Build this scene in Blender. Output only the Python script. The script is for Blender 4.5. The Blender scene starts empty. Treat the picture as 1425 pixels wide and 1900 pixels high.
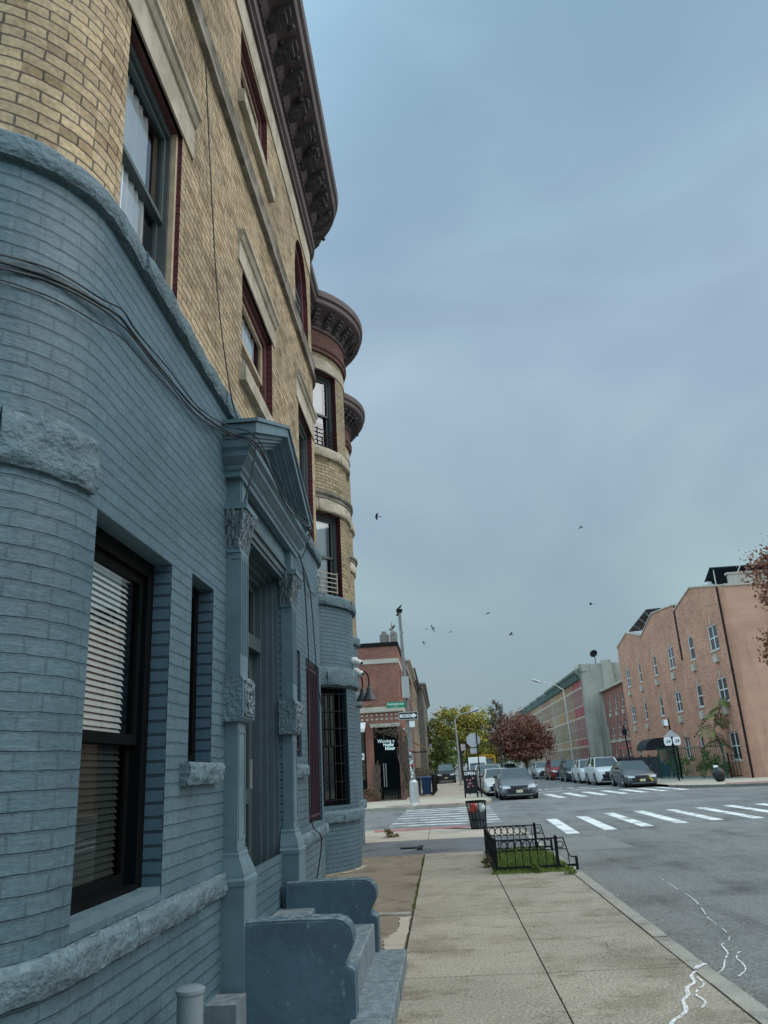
import bpy, math, random
from mathutils import Vector, Matrix, noise
random.seed(7)
S=bpy.context.scene; COL=S.collection
# ---------------------------------------------------------------- camera
cam=bpy.data.objects.new('camera',bpy.data.cameras.new('camera')); COL.objects.link(cam)
cam.data.sensor_fit='HORIZONTAL'; cam.data.sensor_width=36; cam.data.lens=36*1440/1425.
cam.data.clip_start=.05; cam.data.clip_end=3000
RW=((.996072,-.072849,-.05033),(.070718,.312474,.94729),(-.053282,-.947129,.316399))  # rows: world axes in (right,down,forward)
cam.matrix_world=Matrix(((RW[0][0],-RW[0][1],-RW[0][2],0),(RW[1][0],-RW[1][1],-RW[1][2],0),(RW[2][0],-RW[2][1],-RW[2][2],1.5),(0,0,0,1)))
S.camera=cam
# ---------------------------------------------------------------- world, sun, exposure
SUN_AZ=math.radians(92); SUN_EL=math.radians(47)     # azimuth of the light measured from +Y towards +X
w=bpy.data.worlds.new('World'); S.world=w; w.use_nodes=True
nt=w.node_tree; N=nt.nodes; N.clear(); L=nt.links
out=N.new('ShaderNodeOutputWorld'); add=N.new('ShaderNodeAddShader')
bg=N.new('ShaderNodeBackground'); sky=N.new('ShaderNodeTexSky'); sky.sky_type='NISHITA'; sky.sun_disc=False
sky.sun_elevation=SUN_EL; sky.sun_rotation=SUN_AZ; sky.air_density=1.2; sky.dust_density=2
bg.inputs[1].default_value=.012; L.new(sky.outputs[0],bg.inputs[0])
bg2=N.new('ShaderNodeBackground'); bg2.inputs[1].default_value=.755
tc=N.new('ShaderNodeTexCoord'); mp=N.new('ShaderNodeMapping'); mp.inputs['Scale'].default_value=(1,1,1.6)
n1=N.new('ShaderNodeTexNoise'); n1.inputs['Scale'].default_value=2.1; n1.inputs['Detail'].default_value=7; n1.inputs['Roughness'].default_value=.45
n1.inputs['Distortion'].default_value=.4
r1=N.new('ShaderNodeValToRGB'); e=r1.color_ramp.elements
e[0].position=.34; e[0].color=(.185,.272,.345,1); e[1].position=.68; e[1].color=(.31,.42,.475,1)
x_=e.new(.47); x_.color=(.215,.30,.375,1); x_=e.new(.56); x_.color=(.245,.345,.40,1)
sp=N.new('ShaderNodeSeparateXYZ'); r2=N.new('ShaderNodeValToRGB')
e=r2.color_ramp.elements; e[0].position=.0; e[0].color=(.86,.84,.76,1); e[1].position=.85; e[1].color=(.80,.95,.98,1)
x_=e.new(.22); x_.color=(.88,.88,.82,1); x_=e.new(.45); x_.color=(1.05,1.0,1.02,1)
mx=N.new('ShaderNodeMix'); mx.data_type='RGBA'; mx.blend_type='MULTIPLY'; mx.inputs[0].default_value=1
L.new(tc.outputs['Generated'],mp.inputs[0]); L.new(mp.outputs[0],n1.inputs[0]); L.new(n1.outputs[0],r1.inputs[0])
L.new(tc.outputs['Generated'],sp.inputs[0]); L.new(sp.outputs[2],r2.inputs[0])
L.new(r1.outputs[0],mx.inputs[6]); L.new(r2.outputs[0],mx.inputs[7]); 
# brightness added to the unseen sky behind and left, lifting the far facades
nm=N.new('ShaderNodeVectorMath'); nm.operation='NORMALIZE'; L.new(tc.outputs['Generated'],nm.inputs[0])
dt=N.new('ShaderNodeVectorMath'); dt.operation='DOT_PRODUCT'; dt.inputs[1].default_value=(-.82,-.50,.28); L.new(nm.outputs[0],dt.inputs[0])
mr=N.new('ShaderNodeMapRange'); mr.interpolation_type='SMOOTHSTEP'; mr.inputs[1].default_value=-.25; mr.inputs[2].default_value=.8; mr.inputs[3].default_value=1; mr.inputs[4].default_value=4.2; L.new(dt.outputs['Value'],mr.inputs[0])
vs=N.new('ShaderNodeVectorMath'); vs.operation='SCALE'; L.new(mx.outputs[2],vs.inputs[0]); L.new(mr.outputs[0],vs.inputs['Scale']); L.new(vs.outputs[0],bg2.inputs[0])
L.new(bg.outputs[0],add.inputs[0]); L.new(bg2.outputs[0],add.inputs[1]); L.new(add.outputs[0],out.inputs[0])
sun=bpy.data.objects.new('sun',bpy.data.lights.new('sun','SUN')); COL.objects.link(sun)
sun.data.energy=1.5; sun.data.angle=math.radians(60); sun.data.color=(1,.96,.9)
sd=Vector((math.sin(SUN_AZ)*math.cos(SUN_EL),math.cos(SUN_AZ)*math.cos(SUN_EL),math.sin(SUN_EL)))
sun.rotation_euler=sd.to_track_quat('Z','Y').to_euler()
S.view_settings.view_transform='Standard'; S.view_settings.look='None'; S.view_settings.exposure=.80; S.view_settings.gamma=1
# ---------------------------------------------------------------- materials
def new_mat(name):
    m=bpy.data.materials.new(name); m.use_nodes=True; nt=m.node_tree
    return m,nt,nt.nodes,nt.links,nt.nodes['Principled BSDF']
def setp(b,color=None,rough=None,metal=None,spec=None):
    if color is not None: b.inputs['Base Color'].default_value=(*color,1)
    if rough is not None: b.inputs['Roughness'].default_value=rough
    if metal is not None: b.inputs['Metallic'].default_value=metal
    if spec is not None: b.inputs['Specular IOR Level'].default_value=spec
def coords(nt,uv):
    tc=nt.nodes.new('ShaderNodeTexCoord'); return tc.outputs['UV' if uv else 'Object']
def noise_mix(nt,vec,scale,c1,c2,lo=.35,hi=.65,detail=4,rough=.6,stretch=None):
    N,L=nt.nodes,nt.links; n=N.new('ShaderNodeTexNoise'); n.inputs['Scale'].default_value=scale; n.inputs['Detail'].default_value=detail; n.inputs['Roughness'].default_value=rough
    if stretch:
        mp=N.new('ShaderNodeMapping'); mp.inputs['Scale'].default_value=stretch; L.new(vec,mp.inputs[0]); L.new(mp.outputs[0],n.inputs[0])
    else: L.new(vec,n.inputs[0])
    r=N.new('ShaderNodeValToRGB'); r.color_ramp.elements[0].position=lo; r.color_ramp.elements[1].position=hi
    r.color_ramp.elements[0].color=(*c1,1); r.color_ramp.elements[1].color=(*c2,1); L.new(n.outputs[0],r.inputs[0])
    return n,r.outputs[0]
def mul(nt,a,b,f=1,mode='MULTIPLY'):
    m=nt.nodes.new('ShaderNodeMix'); m.data_type='RGBA'; m.blend_type=mode; m.inputs[0].default_value=f
    nt.links.new(a,m.inputs[6]); nt.links.new(b,m.inputs[7]); return m.outputs[2]
def bump(nt,b,h,strength=.5,dist=.01,prev=None):
    n=nt.nodes.new('ShaderNodeBump'); n.inputs['Strength'].default_value=strength; n.inputs['Distance'].default_value=dist
    nt.links.new(h,n.inputs['Height'])
    if prev is not None: nt.links.new(prev,n.inputs['Normal'])
    nt.links.new(n.outputs[0],b.inputs['Normal']); return n.outputs[0]
MC={}
def plain(name,c,rough=.7,metal=0,var=.25,scale=6,bs=.25,bd=.004,bscale=60,spec=.4,stretch=None,dirt=None):
    if name in MC: return MC[name]
    m,nt,N,L,b=new_mat(name); setp(b,c,rough,metal,spec)
    v=coords(nt,False)
    _,o=noise_mix(nt,v,scale,tuple(k*(1-var) for k in c),tuple(min(1,k*(1+var*.6)) for k in c),.3,.7,stretch=stretch)
    if dirt:
        _,d=noise_mix(nt,v,dirt[1],dirt[0],(1,1,1),.42,.56,6,.7,stretch=dirt[2] if len(dirt)>2 else None); o=mul(nt,o,d)
    L.new(o,b.inputs['Base Color'])
    if bs>0:
        n=N.new('ShaderNodeTexNoise'); n.inputs['Scale'].default_value=bscale; n.inputs['Detail'].default_value=5; L.new(v,n.inputs[0]); bump(nt,b,n.outputs[0],bs,bd)
    MC[name]=m; return m
def brick(name,c1,c2,mortar,bw=.2,bh=.067,ms=.009,bs=.6,bd=.008,rough=.85,var=(.75,1.15),vscale=1.2,odd=None,distort=.004,grain=.3,bias=0.,rows=None,nb=None,grime=None,nsc=55):
    m,nt,N,L,b=new_mat(name); setp(b,rough=rough,spec=.3)
    v=coords(nt,True); dn=N.new('ShaderNodeTexNoise'); dn.inputs['Scale'].default_value=9; dn.inputs['Detail'].default_value=3; L.new(v,dn.inputs[0])
    s_=N.new('ShaderNodeVectorMath'); s_.operation='SUBTRACT'; s_.inputs[1].default_value=(.5,.5,.5); L.new(dn.outputs['Color'],s_.inputs[0])
    sc=N.new('ShaderNodeVectorMath'); sc.operation='SCALE'; sc.inputs['Scale'].default_value=distort*3; L.new(s_.outputs[0],sc.inputs[0])
    ad=N.new('ShaderNodeVectorMath'); L.new(v,ad.inputs[0]); L.new(sc.outputs[0],ad.inputs[1])
    t=N.new('ShaderNodeTexBrick'); t.inputs['Scale'].default_value=1; t.inputs['Brick Width'].default_value=bw; t.inputs['Row Height'].default_value=bh
    t.inputs['Mortar Size'].default_value=ms; t.inputs['Mortar Smooth'].default_value=.35; t.inputs['Bias'].default_value=bias
    t.inputs['Color1'].default_value=(*c1,1); t.inputs['Color2'].default_value=(*c2,1); t.inputs['Mortar'].default_value=(*mortar,1)
    L.new(ad.outputs[0],t.inputs[0]); o=t.outputs['Color']
    _,vn=noise_mix(nt,v,vscale,(var[0],)*3,(var[1],)*3,.3,.7,6,.65); o=mul(nt,o,vn)
    _,gn=noise_mix(nt,v,38,(1-grain,)*3,(1+grain*.5,)*3,.3,.7,4,.6); o=mul(nt,o,gn)
    if odd:
        # some bricks burnt darker: a coarse random cell pattern that follows the courses
        mp=N.new('ShaderNodeMapping'); mp.inputs['Scale'].default_value=(1/bw,1/bh,1); L.new(ad.outputs[0],mp.inputs[0])
        fl=N.new('ShaderNodeTexWhiteNoise'); fl.noise_dimensions='2D'
        rw=N.new('ShaderNodeSeparateXYZ'); L.new(mp.outputs[0],rw.inputs[0])
        fy=N.new('ShaderNodeMath'); fy.operation='FLOOR'; L.new(rw.outputs[1],fy.inputs[0])
        h=N.new('ShaderNodeMath'); h.operation='MODULO'; h.inputs[1].default_value=2; L.new(fy.outputs[0],h.inputs[0])
        h2=N.new('ShaderNodeMath'); h2.operation='MULTIPLY_ADD'; h2.inputs[1].default_value=.5; L.new(h.outputs[0],h2.inputs[0]); L.new(rw.outputs[0],h2.inputs[2])
        fx=N.new('ShaderNodeMath'); fx.operation='FLOOR'; L.new(h2.outputs[0],fx.inputs[0])
        cb=N.new('ShaderNodeCombineXYZ'); L.new(fx.outputs[0],cb.inputs[0]); L.new(fy.outputs[0],cb.inputs[1]); L.new(cb.outputs[0],fl.inputs['Vector'])
        r=N.new('ShaderNodeValToRGB'); r.color_ramp.elements[0].position=.0; r.color_ramp.elements[0].color=(*odd,1); r.color_ramp.elements[1].position=.45; r.color_ramp.elements[1].color=(1,1,1,1)
        L.new(fl.outputs[0],r.inputs[0]); o=mul(nt,o,r.outputs[0])
    if grime:
        _,g1=noise_mix(nt,v,grime[0],grime[1],(1,1,1),.40,.56,7,.72); o=mul(nt,o,g1)
        _,g2=noise_mix(nt,v,grime[0]*3.1,(1,1,1),grime[2],.60,.72,6,.7); o=mul(nt,o,g2)
    L.new(o,b.inputs['Base Color'])
    iv=N.new('ShaderNodeMath'); iv.operation='SUBTRACT'; iv.inputs[0].default_value=1; L.new(t.outputs['Fac'],iv.inputs[1])
    p=bump(nt,b,iv.outputs[0],bs,bd)
    if rows:
        t2=N.new('ShaderNodeTexBrick'); t2.inputs['Scale'].default_value=1; t2.inputs['Brick Width'].default_value=60; t2.inputs['Row Height'].default_value=bh; t2.inputs['Mortar Size'].default_value=ms*1.1; t2.inputs['Mortar Smooth'].default_value=.5
        L.new(ad.outputs[0],t2.inputs[0]); i2=N.new('ShaderNodeMath'); i2.operation='SUBTRACT'; i2.inputs[0].default_value=1; L.new(t2.outputs['Fac'],i2.inputs[1]); p=bump(nt,b,i2.outputs[0],rows[0],rows[1],p)
    n=N.new('ShaderNodeTexNoise'); n.inputs['Scale'].default_value=nsc; n.inputs['Detail'].default_value=7; n.inputs['Roughness'].default_value=.68
    mp2=N.new('ShaderNodeMapping'); mp2.inputs['Scale'].default_value=(.45,1.3,1); L.new(v,mp2.inputs[0]); L.new(mp2.outputs[0],n.inputs[0])
    bump(nt,b,n.outputs[0],*(nb or (bs*.6,.006)),p)
    MC[name]=m; return m
def glassmat(name,tint=(.8,.85,.88),transp=.75,ior=1.6):
    m,nt,N,L,b=new_mat(name); N.remove(b); o=N['Material Output']
    tr=N.new('ShaderNodeBsdfTransparent'); tr.inputs[0].default_value=(*[k*transp for k in tint],1)
    gl=N.new('ShaderNodeBsdfGlossy'); gl.inputs['Roughness'].default_value=.02; gl.inputs[0].default_value=(.95,.97,1,1)
    fr=N.new('ShaderNodeFresnel'); fr.inputs[0].default_value=ior; mx=N.new('ShaderNodeMixShader')
    ns=N.new('ShaderNodeTexNoise'); ns.inputs['Scale'].default_value=1.3; bp=N.new('ShaderNodeBump'); bp.inputs['Strength'].default_value=.04; bp.inputs['Distance'].default_value=.02
    tcn=N.new('ShaderNodeTexCoord'); L.new(tcn.outputs['Object'],ns.inputs[0]); L.new(ns.outputs[0],bp.inputs['Height']); L.new(bp.outputs[0],gl.inputs['Normal'])
    L.new(fr.outputs[0],mx.inputs[0]); L.new(tr.outputs[0],mx.inputs[1]); L.new(gl.outputs[0],mx.inputs[2]); L.new(mx.outputs[0],o.inputs[0])
    MC[name]=m; return m
def leafmat(name,cs):
    m,nt,N,L,b=new_mat(name); setp(b,rough=.7,spec=.2)
    g=N.new('ShaderNodeNewGeometry'); r=N.new('ShaderNodeValToRGB'); e=r.color_ramp.elements
    e[0].position=0; e[0].color=(*cs[0],1); e[1].position=1; e[1].color=(*cs[-1],1)
    for i,c in enumerate(cs[1:-1]): q=e.new((i+1)/(len(cs)-1)); q.color=(*c,1)
    v=coords(nt,False); n=N.new('ShaderNodeTexNoise'); n.inputs['Scale'].default_value=.7; n.inputs['Detail'].default_value=3; L.new(v,n.inputs[0])
    mr=N.new('ShaderNodeMapRange'); mr.inputs[1].default_value=.3; mr.inputs[2].default_value=.7; L.new(n.outputs[0],mr.inputs[0])
    a=N.new('ShaderNodeMath'); a.operation='MULTIPLY_ADD'; a.inputs[1].default_value=.5; L.new(g.outputs['Random Per Island'],a.inputs[0])
    a2=N.new('ShaderNodeMath'); a2.operation='MULTIPLY'; a2.inputs[1].default_value=.5; L.new(mr.outputs[0],a2.inputs[0]); L.new(a2.outputs[0],a.inputs[2]); L.new(a.outputs[0],r.inputs[0])
    L.new(r.outputs[0],b.inputs['Base Color'])
    MC[name]=m; return m
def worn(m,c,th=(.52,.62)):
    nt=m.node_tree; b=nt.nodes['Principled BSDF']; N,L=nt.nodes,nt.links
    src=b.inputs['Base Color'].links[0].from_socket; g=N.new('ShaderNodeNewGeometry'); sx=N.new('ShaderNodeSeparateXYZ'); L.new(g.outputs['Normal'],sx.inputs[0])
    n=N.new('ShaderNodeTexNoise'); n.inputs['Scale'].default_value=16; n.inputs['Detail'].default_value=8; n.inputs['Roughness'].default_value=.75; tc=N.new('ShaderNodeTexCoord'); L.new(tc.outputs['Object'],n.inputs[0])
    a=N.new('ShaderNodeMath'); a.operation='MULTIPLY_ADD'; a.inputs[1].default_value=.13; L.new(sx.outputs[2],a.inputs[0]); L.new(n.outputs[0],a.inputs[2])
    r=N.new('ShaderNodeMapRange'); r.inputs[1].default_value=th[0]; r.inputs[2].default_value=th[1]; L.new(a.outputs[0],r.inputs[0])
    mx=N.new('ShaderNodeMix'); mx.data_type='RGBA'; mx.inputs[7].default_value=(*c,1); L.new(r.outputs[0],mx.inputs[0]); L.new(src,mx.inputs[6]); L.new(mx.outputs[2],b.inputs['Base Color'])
# palette -----------------------------------------------------------
BLUE=(.115,.195,.245)
painted=brick('painted_brick',(.070,.125,.155),(.080,.137,.168),(.054,.098,.122),bh=.068,bs=.30,bd=.007,rough=.45,var=(.80,1.16),grain=.22,distort=.0045,rows=(.8,.010),ms=.0065,nb=(.6,.010),nsc=30,grime=(1.6,(.84,.86,.86),(1.22,1.20,1.18)))
jamb_blue=brick('painted_jamb',(.052,.098,.135),(.058,.108,.147),(.022,.038,.055),bw=.5,bs=.8,bd=.008,rough=.55,var=(.9,1.1),grain=.1)
rock_blue=plain('painted_rock',(.088,.140,.165),.7,var=.25,scale=9,bs=.9,bd=.03,bscale=34)
smooth_blue=plain('painted_trim',(.085,.142,.168),.5,var=.2,scale=5,bs=.25,bd=.004,bscale=45)
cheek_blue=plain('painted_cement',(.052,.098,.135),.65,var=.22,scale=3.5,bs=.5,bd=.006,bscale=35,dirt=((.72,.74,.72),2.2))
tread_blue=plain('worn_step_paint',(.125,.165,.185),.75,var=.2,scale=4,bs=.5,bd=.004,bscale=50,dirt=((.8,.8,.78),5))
door_blue=plain('door_paint',(.045,.06,.066),.4,var=.1,scale=3,bs=.05)
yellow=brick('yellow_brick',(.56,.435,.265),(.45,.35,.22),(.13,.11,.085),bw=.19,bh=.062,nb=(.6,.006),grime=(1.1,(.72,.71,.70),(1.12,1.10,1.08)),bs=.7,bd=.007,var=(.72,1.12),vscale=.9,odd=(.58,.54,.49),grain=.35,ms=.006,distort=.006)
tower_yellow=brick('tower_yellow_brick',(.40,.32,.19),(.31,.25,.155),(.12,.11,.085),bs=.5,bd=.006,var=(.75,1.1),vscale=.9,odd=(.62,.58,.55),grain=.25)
maroon=brick('maroon_jamb_brick',(.115,.028,.035),(.085,.022,.03),(.05,.014,.02),bw=.5,bs=.8,bd=.008,var=(.8,1.2),grain=.25)
maroon_p=plain('maroon_paint',(.10,.035,.038),.6,var=.3,scale=7,bs=.3)
stone=plain('limestone',(.42,.38,.30),.85,var=.22,scale=3,bs=.35,bd=.005,bscale=40,dirt=((.72,.70,.66),2.5))
stone_dirty=plain('sooty_stone',(.25,.23,.19),.9,var=.3,scale=4,bs=.5,bd=.01,bscale=30,dirt=((.5,.5,.48),3))
cornice_m=plain('cornice_metal',(.085,.06,.06),.6,var=.35,scale=6,bs=.3,bd=.004,bscale=40)
soffit_m=plain('cornice_soffit',(.06,.058,.055),.8,var=.4,scale=4,bs=.4,bd=.01,bscale=14)
black=plain('black_frame',(.004,.0045,.005),.6,var=.1,bs=0,spec=.04)
iron=plain('black_iron',(.010,.010,.011),.6,var=.2,bs=.15,spec=.12)
white=plain('white_sash',(.55,.56,.55),.5,var=.08,bs=0)
cream_wood=plain('peeling_wood',(.42,.33,.23),.8,var=.25,scale=12,bs=.4,bd=.004)
grey_sash=plain('grey_sash',(.06,.075,.078),.45,var=.1,bs=0)
blind_m=plain('blind',(.80,.80,.76),.6,var=.05,bs=0)
curtain_m=plain('curtain',(.93,.94,.95),.9,var=.08,scale=2,bs=.2,bd=.01,bscale=6)
shade_m=plain('roller_shade',(.30,.29,.24),.9,var=.1,bs=0)
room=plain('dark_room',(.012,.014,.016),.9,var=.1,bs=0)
glass=glassmat('glass',(.9,.95,.97),.95,1.9); glass_near=glassmat('blind_glass',(.9,.95,.97),.95,1.5); glass_screen=glassmat('screened_glass',(.52,.58,.56),.34,1.2); glass_dark=glassmat('glass_dim',(.6,.68,.68),.45)
red_brick=brick('red_brick',(.30,.095,.065),(.20,.062,.045),(.20,.17,.14),bw=.2,bh=.07,ms=.010,bs=.3,bd=.004,var=(.8,1.15),grain=.2)
brown_brick=brick('brown_brick',(.60,.29,.18),(.48,.22,.14),(.30,.22,.17),bw=.2,bh=.07,ms=.01,bs=.3,bd=.004,var=(.75,1.12),vscale=.5,grain=.2,odd=(.7,.66,.62))
stucco=plain('terracotta_stucco',(.47,.265,.185),.9,var=.14,scale=.5,bs=.3,bscale=20,stretch=(1,1,3),dirt=((.80,.78,.76),.5,(2,1,.35)))
cement=plain('grey_render',(.33,.32,.275),.95,var=.2,scale=.35,bs=.4,bd=.02,bscale=3,dirt=((.45,.46,.44),.28,(1.6,1,.12)))
conc=plain('concrete_trim',(.40,.37,.31),.9,var=.15,scale=2,bs=.3)
chrome=plain('galvanised',(.42,.43,.43),.45,metal=.5,var=.15,scale=3,bs=.05)
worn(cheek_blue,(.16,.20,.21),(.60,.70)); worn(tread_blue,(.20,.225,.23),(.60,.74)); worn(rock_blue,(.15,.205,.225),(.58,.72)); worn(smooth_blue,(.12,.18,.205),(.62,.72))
# ---------------------------------------------------------------- mesh helpers
def root_of(o):
    while o.parent: o=o.parent
    return o
def link(name,me,parent=None):
    o=bpy.data.objects.new(name,me); COL.objects.link(o)
    if parent is not None: o.parent=parent
    return o
def tag(o,label=None,cat=None,group=None,kind=None):
    if label: o['label']=label
    if cat: o['category']=cat
    if group: o['group']=group
    if kind: o['kind']=kind
    return o
def thing(name,label,cat,loc=(0,0,0),rot=0,group=None):
    o=bpy.data.objects.new(name,None); COL.objects.link(o); o.location=loc; o.rotation_euler=(0,0,rot); o.empty_display_size=.2
    return tag(o,label,cat,group)
def copy_tree(o,parent=None):
    c=o.copy(); COL.objects.link(c); c.parent=parent
    for ch in list(o.children): copy_tree(ch,c)
    return c
class MB:
    def __init__(s): s.v=[];s.f=[];s.m=[];s.uv=[]
    def add(s,pts,faces,mi=0,uvs=None):
        b=len(s.v); s.v+= [tuple(p) for p in pts]
        for k,f in enumerate(faces):
            s.f.append([b+i for i in f]); s.m.append(mi)
            s.uv.append(uvs[k] if uvs else None)
    def quad(s,a,b,c,d,mi=0,uv=None): s.add([a,b,c,d],[(0,1,2,3)],mi,[uv] if uv else None)
    def box(s,x0,x1,y0,y1,z0,z1,mi=0):
        x0,x1=sorted((x0,x1));y0,y1=sorted((y0,y1));z0,z1=sorted((z0,z1))
        P=[(x,y,z) for z in (z0,z1) for y in (y0,y1) for x in (x0,x1)]
        s.add(P,[(0,2,3,1),(4,5,7,6),(0,1,5,4),(2,6,7,3),(0,4,6,2),(1,3,7,5)],mi)
    def obox(s,T,u0,u1,v0,v1,w0,w1,mi=0):
        P=[T(u,v,w_) for w_ in (w0,w1) for v in (v0,v1) for u in (u0,u1)]
        s.add(P,[(0,2,3,1),(4,5,7,6),(0,1,5,4),(2,6,7,3),(0,4,6,2),(1,3,7,5)],mi)
    def prism(s,poly,axis,a0,a1,mi=0):
        n=len(poly)
        def P(p,a):
            return (a,p[0],p[1]) if axis=='x' else (p[0],a,p[1]) if axis=='y' else (p[0],p[1],a)
        pts=[P(p,a0) for p in poly]+[P(p,a1) for p in poly]
        s.add(pts,[tuple(range(n-1,-1,-1)),tuple(range(n,2*n))]+[(i,(i+1)%n,n+(i+1)%n,n+i) for i in range(n)],mi)
    def tube(s,pts,r,n=8,mi=0,cap=True):
        pts=[Vector(p) for p in pts]; rs=r if isinstance(r,(list,tuple)) else [r]*len(pts)
        b=len(s.v); up=None
        for i,p in enumerate(pts):
            t=(pts[min(i+1,len(pts)-1)]-pts[max(i-1,0)]).normalized()
            if up is None: up=Vector((0,0,1)) if abs(t.z)<.9 else Vector((1,0,0))
            a=t.cross(up).normalized(); c=a.cross(t).normalized(); up=c
            for k in range(n):
                q=2*math.pi*k/n; s.v.append(tuple(p+rs[i]*(a*math.cos(q)+c*math.sin(q))))
        for i in range(len(pts)-1):
            for k in range(n):
                s.f.append([b+i*n+k,b+i*n+(k+1)%n,b+(i+1)*n+(k+1)%n,b+(i+1)*n+k]); s.m.append(mi); s.uv.append(None)
        if cap:
            s.f.append([b+k for k in range(n-1,-1,-1)]); s.m.append(mi); s.uv.append(None)
            e=b+(len(pts)-1)*n; s.f.append([e+k for k in range(n)]); s.m.append(mi); s.uv.append(None)
    def cyl(s,c,r,h,axis='z',n=20,mi=0,r2=None):
        c=Vector(c); d={'x':Vector((1,0,0)),'y':Vector((0,1,0)),'z':Vector((0,0,1))}[axis]
        s.tube([c,c+d*h],[r,r if r2 is None else r2],n,mi)
    def ball(s,c,r,nu=10,nv=6,mi=0,sc=(1,1,1)):
        b=len(s.v)
        for j in range(nv+1):
            a=math.pi*j/nv
            for i in range(nu):
                q=2*math.pi*i/nu; s.v.append((c[0]+r*sc[0]*math.sin(a)*math.cos(q),c[1]+r*sc[1]*math.sin(a)*math.sin(q),c[2]+r*sc[2]*math.cos(a)))
        for j in range(nv):
            for i in range(nu):
                s.f.append([b+j*nu+i,b+(j+1)*nu+i,b+(j+1)*nu+(i+1)%nu,b+j*nu+(i+1)%nu]); s.m.append(mi); s.uv.append(None)
    def build(s,name,mats,parent=None,world=True,smooth=None,loc=None):
        off=Vector((0,0,0))
        if parent is not None and world: off=root_of(parent).location
        if loc is not None: off=Vector(loc)
        me=bpy.data.meshes.new(name); me.from_pydata([(x-off.x,y-off.y,z-off.z) for x,y,z in s.v],[],s.f)
        if not isinstance(mats,(list,tuple)): mats=[mats]
        for m in mats: me.materials.append(m)
        me.polygons.foreach_set('material_index',[min(i,len(mats)-1) for i in s.m])
        ul=me.uv_layers.new(name='UVMap')
        for p,u in zip(me.polygons,s.uv):
            if u is None:
                nrm=p.normal
                for li in p.loop_indices:
                    co=s.v[me.loops[li].vertex_index]
                    ul.data[li].uv=(co[1],co[2]) if abs(nrm.x)>max(abs(nrm.y),abs(nrm.z)) else (co[0],co[2]) if abs(nrm.y)>abs(nrm.z) else (co[0],co[1])
            else:
                for li,c in zip(p.loop_indices,u): ul.data[li].uv=c
        me.validate(); me.update()
        if smooth:
            me.polygons.foreach_set('use_smooth',[True]*len(me.polygons)); me.set_sharp_from_angle(angle=math.radians(smooth))
        o=link(name,me,parent)
        if loc is not None: o.location=loc
        return o
class Path:
    """a wall line in plan; outside is on the right when walking along it"""
    def __init__(s,pts):
        s.p=[Vector((a,b)) for a,b in pts]; s.s=[0]
        for a,b in zip(s.p,s.p[1:]): s.s.append(s.s[-1]+(b-a).length)
        s.L=s.s[-1]
        s.sn=[]
        for a,b in zip(s.p,s.p[1:]):
            d=(b-a).normalized(); s.sn.append(Vector((d.y,-d.x)))
        s.vn=[]
        for i in range(len(s.p)):
            a=s.sn[max(i-1,0)]; b=s.sn[min(i,len(s.sn)-1)]; n=(a+b).normalized(); s.vn.append(n/max(.3,n.dot(a)))
    def seg(s,q):
        for i in range(len(s.s)-1):
            if q<=s.s[i+1]+1e-9: return i
        return len(s.s)-2
    def at(s,q,off=0):
        i=s.seg(q); t=(q-s.s[i])/(s.s[i+1]-s.s[i]); p=s.p[i].lerp(s.p[i+1],t)
        if t<1e-6: n=s.vn[i]
        elif t>1-1e-6: n=s.vn[i+1]
        else: n=s.sn[i]
        # blend on smooth arcs
        if len(s.p)>4 and 1e-6<t<1-1e-6 and s.vn[i].length<1.1 and s.vn[i+1].length<1.1: n=s.vn[i].lerp(s.vn[i+1],t)
        return p+n*off
    def P(s,q,z,off=0): p=s.at(q,off); return (p.x,p.y,z)
    def breaks(s,a,b,step=None):
        r=[a]+[x for x in s.s if a+1e-4<x<b-1e-4]+[b]
        if step:
            o=[]
            for x,y in zip(r,r[1:]):
                n=max(1,round((y-x)/step)); o+=[x+(y-x)*k/n for k in range(n)]
            r=o+[b]
        return r
def arc(cx,cy,r,a0,a1,n=12): return [(cx+r*math.cos(math.radians(a0+(a1-a0)*k/n)),cy+r*math.sin(math.radians(a0+(a1-a0)*k/n))) for k in range(n+1)]
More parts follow.
